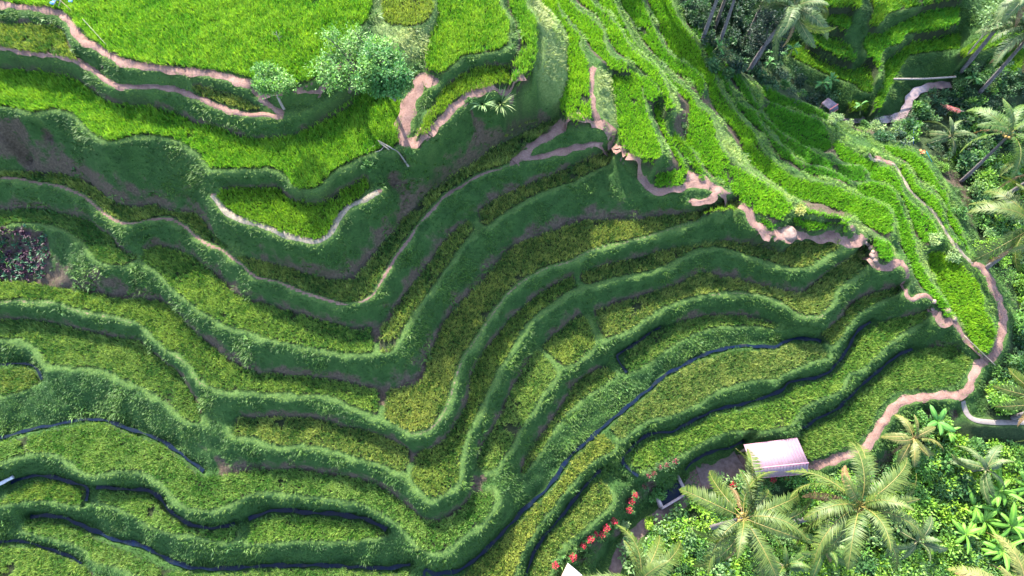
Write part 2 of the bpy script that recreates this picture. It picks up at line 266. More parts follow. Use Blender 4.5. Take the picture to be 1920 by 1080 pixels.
PT(0.75, '800,253,17.4 813,238,17.5 840,212,17.6 863,189,17.6 890,173,17.6 930,163,17.6 957,157,17.6 980,148,17.6')
PT(0.5, '980,148,17.2 1000,133,17.3 1010,105,17.4 1012,70,17.5', 'grass')
PT(1.3, '950,170,16.9 970,180,16.7 990,186,16.4', 'rock')
PT(0.7, '985,186,16.4 1005,191,16.0 1027,201,15.4 1045,213,14.6 1053,222,13.9 1062,230,13.4')
PT(0.75, '963,303,12.6 980,287,12.7 1000,271,12.8 1030,253,12.9 1053,238,13.1 1065,234,13.2 1090,236,13.2 1112,234,13.2 1135,234,13.1 1143,247,12.8 1149,262,12.5 1160,278,12.1 1168,293,11.9 1174,304,11.7')
PT(0.5, '980,293,12.5 1000,297,12.4 1030,290,12.35 1070,280,12.3 1100,273,12.3 1130,270,12.35 1148,268,12.4')
PT(0.9, '1156,274,12.2 1166,292,11.9', 'dirt')
PT(0.45, '1112,128,14.0 1109,150,13.9 1109,180,13.8 1113,210,13.6 1124,228,13.3')
PT(0.75, '1174,303,11.7 1190,317,11.3 1207,337,11.0 1217,352,10.8 1233,357,10.7 1267,353,10.7 1293,346,10.7 1313,344,10.7 1333,350,10.6')
PT(0.75, '1287,329,10.8 1310,335,10.7 1333,348,10.5 1357,362,10.2 1373,372,10.0 1393,384,9.8 1405,400,9.6 1413,418,9.4 1430,430,9.3 1450,443,9.1')
PT(0.5, '1296,378,10.4 1320,377,10.3 1338,370,10.3 1342,358,10.4')
PT(1.05, '1452,443,9.1 1477,440,8.7 1497,437,8.2 1520,444,7.9 1547,443,7.8 1570,442,7.75 1582,450,7.7 1592,457,7.65 1610,450,7.65')
PT(0.4, '1610,450,7.8 1606,436,8.2 1598,424,8.5')
PT(0.8, '1612,448,7.7 1626,455,7.5 1634,472,7.0 1640,488,6.6 1652,500,6.3 1668,496,6.3 1690,491,6.3')
PT(0.4, '1645,498,6.4 1640,470,7.0')
PT(0.35, '1692,494,6.2 1700,508,6.0 1703,520,5.7 1699,540,5.2 1700,553,5.0 1712,561,4.9 1733,553,4.8 1744,558,4.7 1752,572,4.4 1757,588,3.9')
PT(0.9, '1757,590,3.8 1768,600,3.5 1785,600,3.4', 'dirt')
PT(0.5, '1788,604,3.3 1800,622,2.9 1815,642,2.4 1830,660,2.0 1846,674,1.7')
PT(0.65, '1846,674,1.7 1836,684,1.7 1827,702,1.7 1817,722,1.6 1807,738,1.5 1780,742,1.5 1750,742,1.5 1720,745,1.5 1692,754,1.5 1671,768,1.5 1656,789,1.5 1646,809,1.5 1630,830,1.5 1608,845,1.4 1580,857,1.3 1550,866,1.2 1520,873,1.0 1490,882,0.8')
PT(0.7, '1826,494,3.6 1845,507,3.3 1857,530,3.0 1870,555,2.7 1878,580,2.4 1880,608,2.2 1878,625,2.1 1870,648,1.9 1862,666,1.7 1850,674,1.6')
PT(0.3, '1630,290,6.3 1641,300,6.0 1667,306,5.4 1680,313,5.2 1693,331,5.0 1703,352,4.9 1720,370,4.7 1747,394,4.5 1763,418,4.3 1777,441,4.1 1790,460,4.0 1813,484,3.7 1826,494,3.6', 'pale')
PT(0.5, '1644,296,6.0 1658,303,5.6 1672,305,5.4')
PT(0.4, '1806,752,1.2 1809,768,0.8 1815,780,0.7 1832,789,0.7 1862,792,0.7 1920,792,0.7 1960,791,0.7', 'concrete')
PT(2.0, '1390,872,0.2 1360,885,0.15 1330,895,0.1 1310,900,0.05', 'yard', 1.6)
PT(1.0, '1300,905,0 1275,945,-.05 1240,968,-.1 1210,985,-.2 1185,1010,-.3 1165,1040,-.4 1150,1075,-.5', 'yard', 0.9)
PT(0.6, '1478,884,0.6 1440,880,0.4 1400,875,0.25', 'yard')
PT(0.4, '400,366,15.5 412,383,15.5 433,403,15.5 467,416,15.5 500,426,15.5 533,439,15.5 567,449,15.5 593,452,15.5 609,446,15.5 622,432,15.5 636,407,15.5 650,391,15.5 667,381,15.5 693,370,15.6 713,357,15.8', 'pale')
# trodden bund tops
PT(0.35, '-30,337,12.7 20,333,12.7 73,343,12.7 107,348,12.7 133,357,12.7 160,370,12.7 180,387,12.7 200,403,12.7 220,415,12.7 247,420,12.7 273,415,12.7 300,410,12.7 323,412,12.7 347,425,12.7 367,443,12.7 393,460,12.7 417,470,12.7 440,487,12.7 480,519,12.7 520,529,12.7 563,546,12.7 613,562,12.7 647,571,12.7 672,569,12.7 692,561,12.7 706,546,12.7 719,522,12.7 736,493,12.7 752,470,12.7 772,443,12.7 786,423,12.7 803,403,12.7 827,377,12.7 847,360,12.7 870,347,12.7 897,330,12.7 923,322,12.7 947,315,12.7 967,302,12.7', 'trod')
PT(0.28, '-30,567,9.1 33,565,9.1 67,567,9.1 107,570,9.1 133,580,9.1 160,587,9.1 187,590,9.1 217,597,9.1 253,608,9.1 273,623,9.1 290,643,9.1 310,660,9.1 333,670,9.1 353,690,9.1 367,710,9.1 387,726,9.1', 'trod2')
PT(0.28, '747,802,9.1 773,812,9.1 797,809,9.1 820,792,9.1 836,766,9.1 846,740,9.1 852,720,9.1 859,697,9.1 869,670,9.1 886,646,9.1 906,616,9.1 926,586,9.1 946,559,9.1 970,536,9.1 997,516,9.1 1030,502,9.1 1067,491,9.1 1093,476,9.1 1133,462,9.1 1167,456,9.1 1217,442,9.1 1267,426,9.1 1317,412,9.1 1367,405,9.1 1390,402,9.1', 'trod2')
PT(0.25, '1317,557,5.9 1350,551,5.9 1400,551,5.9 1440,558,5.9 1467,570,5.9 1487,585,5.9 1515,595,5.9 1535,595,5.9 1556,584,5.9', 'trod2')
# irrigation channels: width m, points px,py,z of the water
CHANNELS = []
def CH(w, pts): CHANNELS.append((w, P(pts)))
CH(0.30, '-30,689,6.5 0,684,6.5 33,681,6.5 57,684,6.5 72,696,6.5 79,712,6.5')
CH(0.38, '-30,823,5.7 0,820,5.7 50,807,5.7 100,797,5.7 140,788,5.7 187,787,5.7 213,792,5.7 240,804,5.7 267,812,5.7 300,824,5.7 327,842,5.7 350,859,5.7 370,874,5.7 384,884,5.7')
CH(0.40, '20,905,4.2 50,895,4.2 70,892,4.2 100,894,4.2 127,903,4.2 157,911,4.2 165,922,4.2 160,944,4.2')
CH(0.42, '180,913,4.2 205,914,4.2 240,918,4.2 267,918,4.2 289,924,4.2 304,938,4.2 315,954,4.2 335,971,4.2 362,984,4.2 395,990,4.2 420,988,4.2 443,980,4.2')
CH(0.50, '466,974,4.2 490,963,4.2 520,957,4.2 547,957,4.2 590,962,4.2 630,964,4.2 680,971,4.2 707,984,4.2 726,995,4.2')
CH(0.45, '57,967,2.9 87,967,2.9 127,973,2.9 150,983,2.9 180,997,2.9 213,1011,2.9 253,1019,2.9 283,1032,2.9 310,1046,2.9 343,1060,2.9 377,1066,2.9 417,1066,2.9 467,1063,2.9 533,1060,2.9 583,1060,2.9 633,1061,2.9 680,1064,2.9 713,1066,2.9 747,1061,2.9 772,1058,2.9')
CH(0.3, '-30,1018,2.4 33,1014,2.4 75,1024,2.4 107,1034,2.4 135,1045,2.4 155,1057,2.4')
CH(0.45, '1540,640,3.85 1527,636,3.85 1487,636,3.85 1473,640,3.85 1453,649,3.85 1420,650,3.85 1383,648,3.85 1360,653,3.85 1330,662,3.85 1300,673,3.85 1273,690,3.85 1243,706,3.85 1220,726,3.85 1190,752,3.85 1160,775,3.85 1133,799,3.8 1100,828,3.7 1073,851,3.6 1053,878,3.6 1033,907,3.6 1010,931,3.6 987,950,3.6 967,973,3.6 943,997,3.6 920,1022,3.6 900,1042,3.6 873,1062,3.6 847,1072,3.6 813,1076,3.6 798,1070,3.6 795,1090,3.6')
CH(0.34, '1240,612,4.2 1222,622,4.2 1190,645,4.2 1160,664,4.2 1157,668,4.2 1164,684,4.2 1176,700,4.2')
CH(0.38, '1197,893,2.8 1178,878,2.8 1168,862,2.8 1184,840,2.8 1202,823,2.8 1223,813,2.8 1260,809,2.8 1285,796,2.8 1317,780,2.8 1350,766,2.8 1383,760,2.8 1417,750,2.8 1447,740,2.8 1467,730,2.8 1482,716,2.8 1520,710,2.8 1547,701,2.8 1565,687,2.8 1579,670,2.8 1589,653,2.8 1602,630,2.8 1615,615,2.8 1634,603,2.8')
CH(0.36, '1126,880,2.6 1102,906,2.6 1075,939,2.6 1052,969,2.6 1029,996,2.6 1009,1022,2.6 992,1060,2.6 985,1090,2.6')
CH(0.36, '1500,806,1.4 1535,784,1.4 1565,769,1.4 1582,755,1.4 1599,739,1.4 1615,722,1.4 1635,705,1.4 1655,689,1.4 1675,672,1.4 1698,659,1.4 1712,654,1.4')
CH(0.36, '1395,826,.6 1367,840,.5 1340,845,.45 1307,860,.4 1283,882,.3')
STREAM = P('1540,220,2.0 1567,219,2.0 1613,224,2.0 1657,224,2.0 1687,218,2.0 1700,201,2.0 1710,181,2.0 1723,168,2.0 1747,161,2.0 1785,158,2.0')
# spot heights (px, py, z) where nothing else fixes the ground
SPOTS = P('''1400,-30,7 1450,-30,7 1350,-30,8 1330,60,6.5 1380,60,5.8 1420,110,4.6 1400,140,5.6 1460,150,4.2 1500,165,3.6 1560,205,2.5 1560,175,2.8 1450,60,4.6 1440,20,5.6 1500,40,5.0 1500,0,6.4
 1690,240,2.2 1640,250,3.4 1740,250,1.8 1720,200,2.2 1800,200,1.5 1760,180,1.8 1850,170,1.6 1930,200,1.0 1780,330,1.8 1800,350,1.4 1830,380,0.8 1930,400,0 1840,440,0.6 1930,480,-.5 1880,520,1.4 1930,560,-.6 1920,640,-.8 1890,700,0.2 1930,750,-1
 1850,730,0.5 1790,775,0.3 1740,775,0.3 1760,840,-1 1850,850,-1.4 1930,860,-1.8 1700,800,0.4 1680,860,-.4 1640,880,-.2 1580,890,0.2 1500,920,-.4 1600,960,-1 1700,960,-1.4 1800,960,-2 1930,960,-2.6 1930,1110,-3 1750,1110,-2.4 1550,1110,-1.6 1400,1110,-1.2 1400,950,-.4 1330,960,-.3 1280,1110,-.9 1200,1110,-.8 1060,1110,1.0 1090,1040,1.0 1160,1000,.8 1180,940,.9 1170,900,2.0
 1200,905,2.0 1215,910,1.0 1140,875,2.4 1160,890,2.3 1190,925,1.8 1115,1010,1.2 880,215,16.3 850,260,15.0 760,300,15.8 740,345,14.6 800,310,14.6 900,250,14.8 960,215,15.6 1000,215,14.8 1030,100,16.6 1040,150,16.2 1030,50,16.8 1130,160,13.7 1135,205,13.4 1275,235,11.0 1275,215,12.4
 750,100,19.0 720,80,19.2 690,120,18.9 760,140,18.6 300,145,18.3 200,130,18.2 0,260,15.2 100,260,14.9 60,300,13.0 1020,80,17 
 40,470,9.6 10,500,9.4 80,440,10.2 110,520,9.2 180,505,10.6 230,540,9.4 60,640,7.4 120,760,6.2 40,780,6.0 200,750,6.3 890,905,5.9 905,895,5.9''')
FARSIDE = P('1010,-60 1040,80 1110,120 1150,150 1180,290 1240,310 1300,330 1480,395 1620,420 1700,500 1860,670 1880,640 1830,480 1740,270 1560,200 1420,140 1300,20 1240,-60')
# bare or fallow ground: strength, kind, outline
LUSH = [P('700,-40 820,-40 818,60 800,110 740,115 705,70'), P('1002,-20 1040,20 1068,70 1062,190 1045,205 1010,180 1006,120 1012,70 985,10'), P('1112,125 1150,140 1158,200 1160,235 1118,225'), P('1338,215 1395,290 1420,325 1470,360 1500,385 1520,395 1490,400 1440,380 1395,330 1352,280'),
 P('1060,0 1120,60 1145,100 1130,105 1090,50 1050,0'), P('1125,10 1170,80 1215,120 1245,150 1270,190 1290,240 1270,230 1240,150 1190,105 1150,55'), P('1480,385 1560,410 1620,425 1660,450 1700,500 1730,560 1700,520 1640,440 1560,420'), P('1690,400 1730,470 1800,560 1830,640 1800,610 1720,500')]
PLOTS = [P('1440,-60 1960,-60 1960,120 1840,110 1760,150 1690,210 1560,210 1500,160 1460,110'), P('1133,720 1157,705 1240,690 1280,660 1330,640 1400,625 1465,620 1470,635 1380,645 1300,668 1245,700 1190,745 1100,820 1040,890 1010,915 990,905 1010,865 1050,810'), P('-20,745 60,725 200,700 330,790 380,870 300,820 230,795 180,780 100,790 -20,815'), P('1140,872 1165,865 1196,898 1190,920 1150,945 1148,910'), P('740,985 800,1055 790,1075 735,1050 650,1050 500,1045 480,1025 640,1020'), P('180,945 440,1020 460,1050 330,1045 190,990')]
EARTH = [(1.0, 'fallow', P('-20,432 45,423 88,440 96,482 78,523 -20,528')),
 (0.9, 'soil', P('-20,212 40,218 60,250 40,285 80,300 140,320 180,345 215,375 255,382 285,375 300,386 340,395 330,372 300,372 270,360 230,372 205,350 175,320 150,300 90,290 60,270 30,300 -20,300')),
 (0.8, 'rock', P('945,160 985,165 1005,180 1000,195 975,190 950,178')),
 (0.7, 'rock', P('992,165 1012,160 1015,185 1000,195')),
 (0.8, 'soil', P('1258,212 1275,205 1293,218 1290,255 1275,268 1260,245')),
 (0.6, 'soil', P('690,440 735,415 745,430 715,465 700,470')),
 (0.7, 'rock', P('1650,478 1690,485 1690,500 1650,508')),
 (0.8, 'rock', P('1750,585 1795,590 1795,608 1755,610'))]
# ------------------------------------------------------------------ ground: heights from the survey, one sheet out to the horizon
GS = 0.15; X0, X1, Y0, Y1 = -46.0, 62.0, -9.0, 66.0
gx = np.arange(X0, X1 + 1e-6, GS); gy = np.arange(Y0, Y1 + 1e-6, GS); NX, NY = len(gx), len(gy)
Z = np.zeros((NY, NX)); KNOWN = np.zeros((NY, NX), bool); FID = np.full((NY, NX), -1, int); BUND = np.zeros((NY, NX), np.float32); PATHM = np.zeros((NY, NX), np.float32)
def box(pts, pad):
    a = max(0, int((pts[:, 0].min() - pad - X0) / GS)); b = min(NX, int((pts[:, 0].max() + pad - X0) / GS) + 2)
    c = max(0, int((pts[:, 1].min() - pad - Y0) / GS)); d = min(NY, int((pts[:, 1].max() + pad - Y0) / GS) + 2)
    return a, max(a, b), c, max(c, d)
def inside(poly, QX, QY):
    r = np.zeros(QX.shape, bool); n = len(poly)
    for i in range(n):
        x1, y1 = poly[i]; x2, y2 = poly[(i + 1) % n]
        if y1 == y2: continue
        c = ((y1 > QY) != (y2 > QY)) & (QX < (x2 - x1) * (QY - y1) / (y2 - y1) + x1); r ^= c
    return r
def seg_dist(pts, QX, QY):
    """distance to a polyline and the index parameter of the nearest point"""
    best = np.full(QX.shape, 1e9); par = np.zeros(QX.shape)
    for i in range(len(pts) - 1):
        ax, ay = pts[i][:2]; bx, by = pts[i + 1][:2]; ux, uy = bx - ax, by - ay; L = ux * ux + uy * uy
        t = np.zeros(QX.shape) if L < 1e-12 else np.clip(((QX - ax) * ux + (QY - ay) * uy) / L, 0, 1)
        d = (QX - ax - t * ux) ** 2 + (QY - ay - t * uy) ** 2
        m = d < best; best[m] = d[m]; par[m] = i + t[m]
    return np.sqrt(best), par
CANOPY = 0.30
def to_world(p, z, up=0.0):
    x, y = unproj(p[:, 0], p[:, 1], z + up); return np.stack([x, y], 1)
# paddies
for k, f in enumerate(FIELDS):
    toe, out = smooth(f['toe']), smooth(f['out']); z0, z1 = f['z']
    a, b = f['toe'][0], f['toe'][-1]; u = (b - a) / max(1e-6, np.dot(b - a, b - a))
    zt = z0 + (z1 - z0) * np.clip((toe - a) @ u, 0, 1); zo = z0 + (z1 - z0) * np.clip((out - a) @ u, 0, 1)
    up = CANOPY if f['crop'] not in ('none',) else 0
    wt, wo_ = to_world(toe, zt, up), to_world(out, zo, up)
    f['wout'] = np.column_stack([wo_, zo]); poly = np.vstack([wt, wo_[::-1]]); f['poly'] = poly
    i0, i1, j0, j1 = box(poly, 0.2)
    if i1 <= i0 or j1 <= j0: continue
    QX, QY = np.meshgrid(gx[i0:i1], gy[j0:j1]); m = inside(poly, QX, QY)
    pa = unproj(a[0], a[1], z0 + up); pb = unproj(b[0], b[1], z1 + up); d = np.array([pb[0] - pa[0], pb[1] - pa[1]]); L = max(1e-6, d @ d)
    zz = z0 + (z1 - z0) * np.clip(((QX - pa[0]) * d[0] + (QY - pa[1]) * d[1]) / L, 0, 1)
    S = (slice(j0, j1), slice(i0, i1)); m &= FID[S] < 0
    Z[S][m] = zz[m]; KNOWN[S][m] = True; FID[S][m] = k
# bunds along the outer edges
for k, f in enumerate(FIELDS):
    w = f['wout']; i0, i1, j0, j1 = box(w, f['bw'] + .3)
    if i1 <= i0 or j1 <= j0: continue
    QX, QY = np.meshgrid(gx[i0:i1], gy[j0:j1]); d, par = seg_dist(w, QX, QY); S = (slice(j0, j1), slice(i0, i1))
    wob = f['bw'] * (1 + 0.30 * np.sin(QX * 1.7 + k) * np.sin(QY * 2.1 + 2 * k) + .15 * np.sin(QX * 4.3 + 2 * k))
    m = (d < wob) & (FID[S] < 0) & ((~KNOWN[S]) | (BUND[S] > 0))
    i = np.clip(par.astype(int), 0, len(w) - 2); t = par - i; zz = w[i, 2] * (1 - t) + w[i + 1, 2] * t + f['btop']
    m2 = m & (~KNOWN[S] | (zz > Z[S]))
    Z[S][m2] = zz[m2]; KNOWN[S][m2] = True; BUND[S][m2] = np.maximum(BUND[S][m2], np.clip(1.2 - d[m2] / np.maximum(wob[m2], .05) * .3, 0, 1))
# paths and the stream bed
PW = []
for (w, p, kind, bed) in PATHS:
    q = smooth(p[:, :2]); zz = np.interp(np.linspace(0, 1, len(q)), np.linspace(0, 1, len(p)), p[:, 2])
    wp = to_world(q, zz); PW.append((w, np.column_stack([wp, zz]), kind))
    i0, i1, j0, j1 = box(wp, bed + .3)
    if i1 <= i0 or j1 <= j0: continue
    QX, QY = np.meshgrid(gx[i0:i1], gy[j0:j1]); d, par = seg_dist(wp, QX, QY); S = (slice(j0, j1), slice(i0, i1))
    i = np.clip(par.astype(int), 0, len(zz) - 2); t = par - i; z_ = zz[i] * (1 - t) + zz[i + 1] * t
    if kind not in ('trod', 'trod2'):
        m = (d < bed) & (FID[S] < 0); Z[S][m] = z_[m]; KNOWN[S][m] = True; BUND[S][m] = np.maximum(BUND[S][m], .5)
    if kind != 'grass':
        v = np.clip((1.0 - d / (w * .48)) * 3, 0, 1) * {'trod': .75, 'trod2': .5, 'concrete': .5}.get(kind, 1.0)
        PATHM[S] = np.maximum(PATHM[S], v * (FID[S] < 0))
q = smooth(STREAM[:, :2]); swz = np.full(len(q), 2.0); sw = to_world(q, swz)
i0, i1, j0, j1 = box(sw, 1.2); QX, QY = np.meshgrid(gx[i0:i1], gy[j0:j1]); d, _ = seg_dist(sw, QX, QY); S = (slice(j0, j1), slice(i0, i1))
m = (d < .55) & (FID[S] < 0); Z[S][m] = 1.75; KNOWN[S][m] = True
# irrigation channels cut into the edge of the paddies
CW = []; CHM = np.zeros((NY, NX), bool)
for (w, p) in CHANNELS:
    q = smooth(p[:, :2]); zz = np.interp(np.linspace(0, 1, len(q)), np.linspace(0, 1, len(p)), p[:, 2]); wp = to_world(q, zz)
    CW.append((w, np.column_stack([wp, zz])))
    i0, i1, j0, j1 = box(wp, w + .3)
    if i1 <= i0 or j1 <= j0: continue
    QX, QY = np.meshgrid(gx[i0:i1], gy[j0:j1]); d, _ = seg_dist(wp, QX, QY); S = (slice(j0, j1), slice(i0, i1))
    zq = np.interp(0, [0], [0]) + 0 * QX; dd, par = d, _
    i = np.clip(par.astype(int), 0, len(zz) - 2); z_ = zz[i]
    CHM[S] |= d < .8; w_ = w * .5; m = d < w_ * .8 + .06; Z[S][m] = z_[m] - .12; KNOWN[S][m] = True; FID[S][m] = -2; BUND[S][m] = 0; PATHM[S][m] = 0
for (px, py, z) in SPOTS:
    x, y = unproj(px, py, z); i = int(round((x - X0) / GS)); j = int(round((y - Y0) / GS))
    if 2 <= i < NX - 2 and 2 <= j < NY - 2:
        S = (slice(j - 1, j + 2), slice(i - 1, i + 2)); m = ~KNOWN[S]; Z[S][m] = z; KNOWN[S][m] = True
# banks between: membrane through the known heights, coarse to fine
def membrane(val, known):
    lv = [(val, known)]
    while min(lv[-1][0].shape) > 12:
        v, k = lv[-1]; h, w = v.shape; h2, w2 = (h + 1) // 2, (w + 1) // 2
        vp = np.zeros((h2 * 2, w2 * 2)); kp = np.zeros((h2 * 2, w2 * 2)); vp[:h, :w] = v * k; kp[:h, :w] = k
        vs = vp.reshape(h2, 2, w2, 2).sum((1, 3)); ks = kp.reshape(h2, 2, w2, 2).sum((1, 3))
        lv.append((np.where(ks > 0, vs / np.maximum(ks, 1), 0), ks > 0))
    u = None
    for n, (v, k) in enumerate(reversed(lv)):
        h, w = v.shape
        if u is None: u = np.where(k, v, v[k].mean() if k.any() else 0)
        else: u = np.where(k, v, np.repeat(np.repeat(u, 2, 0), 2, 1)[:h, :w])
        for it in range(120 if n < len(lv) - 1 else 90):
            q = np.pad(u, 1, mode='edge'); u = np.where(k, v, (q[:-2, 1:-1] + q[2:, 1:-1] + q[1:-1, :-2] + q[1:-1, 2:]) * .25)
    return u
Z = membrane(Z, KNOWN)
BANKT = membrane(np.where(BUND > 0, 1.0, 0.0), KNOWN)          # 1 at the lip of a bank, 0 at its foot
def vnoise(shape, cell, seed):
    r = np.random.default_rng(seed); h, w = shape; a = r.standard_normal((int(h / cell) + 3, int(w / cell) + 3))
    y = np.arange(h) / cell; x = np.arange(w) / cell; yi, xi = y.astype(int), x.astype(int); fy, fx = (y - yi)[:, None], (x - xi)[None]
    fy, fx = fy * fy * (3 - 2 * fy), fx * fx * (3 - 2 * fx)
    return (a[yi][:, xi] * (1 - fy) * (1 - fx) + a[yi + 1][:, xi] * fy * (1 - fx) + a[yi][:, xi + 1] * (1 - fy) * fx + a[yi + 1][:, xi + 1] * fy * fx)
free = ~KNOWN
sg_y, sg_x = np.gradient(Z, GS); PATHM = PATHM * np.clip(1.7 - np.sqrt(sg_x ** 2 + sg_y ** 2) * 2.2, 0, 1)
Z += free * (0.085 * vnoise(Z.shape, 3, 1) + 0.15 * vnoise(Z.shape, 8, 2) * np.clip(1.2 - BANKT, 0, 1)) + (BUND > 0) * 0.05 * vnoise(Z.shape, 3, 3)
def blur(a, n=1):
    for _ in range(n):
        q = np.pad(a, 1, mode='edge'); a = (q[:-2, 1:-1] + q[2:, 1:-1] + q[1:-1, :-2] + q[1:-1, 2:] + 4 * a) / 8
    return a
Z = np.where(FID == -2, Z, blur(Z, 1))
FIELDM = blur((FID >= 0).astype(float), 1)
EARTHM = np.zeros_like(Z)
GXX, GYY = np.meshgrid(gx, gy); GPX, GPY = proj(GXX, GYY, Z)
for (s, kind, pl) in EARTH: EARTHM[inside(pl, GPX, GPY)] = s
LUSHM = np.zeros_like(Z)
for pl in LUSH: LUSHM[inside(pl, GPX, GPY)] = 1
for pl in PLOTS: EARTHM[inside(pl, GPX, GPY)] = -.9
EARTHM[(LUSHM > 0) & (EARTHM == 0)] = -.9
off = (GPX < -30) | (GPX > 1950) | (GPY < -20) | (GPY > 1100); EARTHM[off] = -.9; EARTHM[CHM & (EARTHM <= 0)] = -.8
LUSHM = blur(LUSHM, 5); EARTHM = blur(EARTHM, 6)
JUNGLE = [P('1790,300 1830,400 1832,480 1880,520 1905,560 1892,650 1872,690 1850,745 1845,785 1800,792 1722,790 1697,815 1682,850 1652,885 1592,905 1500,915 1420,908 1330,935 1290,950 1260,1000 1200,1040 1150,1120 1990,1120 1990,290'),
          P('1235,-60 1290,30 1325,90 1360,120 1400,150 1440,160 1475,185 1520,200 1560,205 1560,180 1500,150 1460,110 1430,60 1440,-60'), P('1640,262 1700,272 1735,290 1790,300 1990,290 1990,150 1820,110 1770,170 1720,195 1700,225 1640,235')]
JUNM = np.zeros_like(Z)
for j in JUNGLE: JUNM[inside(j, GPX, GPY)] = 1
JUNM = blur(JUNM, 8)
def sample(A, x, y):
    u = np.clip((np.asarray(x) - X0) / GS, 0, NX - 1.001); v = np.clip((np.asarray(y) - Y0) / GS, 0, NY - 1.001); i, j = u.astype(int), v.astype(int); fu, fv = u - i, v - j
    return A[j, i] * (1 - fu) * (1 - fv) + A[j, i + 1] * fu * (1 - fv) + A[j + 1, i] * (1 - fu) * fv + A[j + 1, i + 1] * fu * fv
def nearest(A, x, y):
    return A[np.clip(np.round((np.asarray(y) - Y0) / GS).astype(int), 0, NY - 1), np.clip(np.round((np.asarray(x) - X0) / GS).astype(int), 0, NX - 1)]
def hz(x, y): return float(sample(Z, x, y))
def ground(px, py):
    """first ground point seen at a survey pixel"""
    zs = np.arange(24, -8, -0.05); x, y = unproj(np.full(zs.shape, px), np.full(zs.shape, py), zs); g = sample(Z, x, y)
    k = np.argmax(g >= zs); return float(x[k]), float(y[k]), float(g[k])
gry, grx = np.gradient(Z, GS)
SLOPE = np.sqrt(grx ** 2 + gry ** 2)

# terrain sheet with a coarse skirt to the horizon
ext = np.cumsum(np.array([.4, .8, 1.6, 3, 6, 12, 25, 50, 100, 200, 400]))
ax = np.concatenate([X0 - ext[::-1], gx, X1 + ext]); ay = np.concatenate([Y0 - ext[::-1], gy, Y1 + ext]); ne = len(ext)
AX, AY = np.meshgrid(ax, ay)
def padf(A): return np.pad(A, ne, mode='edge')
sk = np.pad(np.ones_like(Z), ne, mode='constant') ; ZP = padf(Z)
far = np.maximum(np.maximum(X0 - AX, AX - X1), np.maximum(Y0 - AY, AY - Y1)).clip(0)
low = blur(ZP, 1); ZP = ZP + np.where(sk > 0, 0, np.minimum(far * 0.04, 12) * np.sin(AX * .05) )
h, w = ZP.shape; idx = np.arange(h * w).reshape(h, w)
Q = np.stack([idx[:-1, :-1], idx[:-1, 1:], idx[1:, 1:], idx[1:, :-1]], -1).reshape(-1, 4)

k = NM('terraced_soil_and_grass'); mk = k.n('ShaderNodeVertexColor', layer_name='mask').outputs[0]; sep = k.n('ShaderNodeSeparateColor'); k.l(mk, sep.inputs[0])
mk2 = k.n('ShaderNodeVertexColor', layer_name='mask2').outputs[0]; sep2 = k.n('ShaderNodeSeparateColor'); k.l(mk2, sep2.inputs[0])
n1 = k.noise(1.1, 5); n2 = k.noise(7, 5); n3 = k.noise(0.35, 3)
lush = k.ramp(n2, [(0.3, (0.06, 0.11, 0.03)), (0.7, (0.16, 0.20, 0.07))])
grass = k.ramp(k.math('ADD', k.math('MULTIPLY', n1, .6), k.math('MULTIPLY', n2, .4)), [(0.3, (0.012, 0.032, 0.008)), (0.5, (0.024, 0.060, 0.014)), (0.72, (0.046, 0.095, 0.022))])
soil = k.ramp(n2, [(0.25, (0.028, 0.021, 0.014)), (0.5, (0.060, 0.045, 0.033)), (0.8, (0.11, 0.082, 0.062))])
dirt = k.ramp(k.math('ADD', k.math('MULTIPLY', n2, .5), k.math('MULTIPLY', n1, .5)), [(0.25, (0.08, 0.047, 0.037)), (0.5, (0.15, 0.092, 0.076)), (0.75, (0.22, 0.145, 0.122))])
mud = k.ramp(n2, [(0.3, (0.012, 0.018, 0.010)), (0.7, (0.03, 0.04, 0.015))])
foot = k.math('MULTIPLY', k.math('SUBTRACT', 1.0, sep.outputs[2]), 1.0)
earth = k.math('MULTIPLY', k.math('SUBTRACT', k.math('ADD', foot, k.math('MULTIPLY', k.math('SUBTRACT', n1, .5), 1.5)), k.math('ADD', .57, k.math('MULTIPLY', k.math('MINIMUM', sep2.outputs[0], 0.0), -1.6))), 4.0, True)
grass = k.mix(k.n('ShaderNodeVertexColor', layer_name='mask3').outputs[0], grass, lush)
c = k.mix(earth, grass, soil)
c = k.mix(k.math('MULTIPLY', k.math('SUBTRACT', k.math('ADD', sep2.outputs[0], k.math('MULTIPLY', k.math('SUBTRACT', n2, .5), 1.2)), .45), 4.0, True), c, soil)
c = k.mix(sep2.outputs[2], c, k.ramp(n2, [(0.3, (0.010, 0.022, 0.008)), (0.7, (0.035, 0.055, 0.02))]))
c = k.mix(k.math('MULTIPLY', sep2.outputs[1], .8), c, k.ramp(n2, [(0.3, (0.035, 0.080, 0.020)), (0.7, (0.085, 0.135, 0.035))]))
c = k.mix(sep.outputs[1], c, mud)
c = k.mix(k.math('MULTIPLY', k.math('SUBTRACT', k.math('ADD', sep.outputs[0], k.math('MULTIPLY', k.math('SUBTRACT', n2, .5), .9)), .42), 4.0, True), c, dirt)
k.pbr(c, 0.9, 0.15, k.bump(k.math('ADD', k.noise(9, 6), k.noise(30, 3)), 0.9, 0.06))
M_TERR = k.m
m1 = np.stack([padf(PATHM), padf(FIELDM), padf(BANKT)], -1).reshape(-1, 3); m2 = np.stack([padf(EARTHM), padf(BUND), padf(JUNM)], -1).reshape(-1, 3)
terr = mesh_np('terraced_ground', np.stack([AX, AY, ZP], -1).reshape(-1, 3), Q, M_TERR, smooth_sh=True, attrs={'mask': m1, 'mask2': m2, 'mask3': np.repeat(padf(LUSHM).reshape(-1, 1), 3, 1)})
tag(terr, 'terraced hillside of green banks, bare earth and bunds stepping down around a spur', 'terrain', kind='structure')

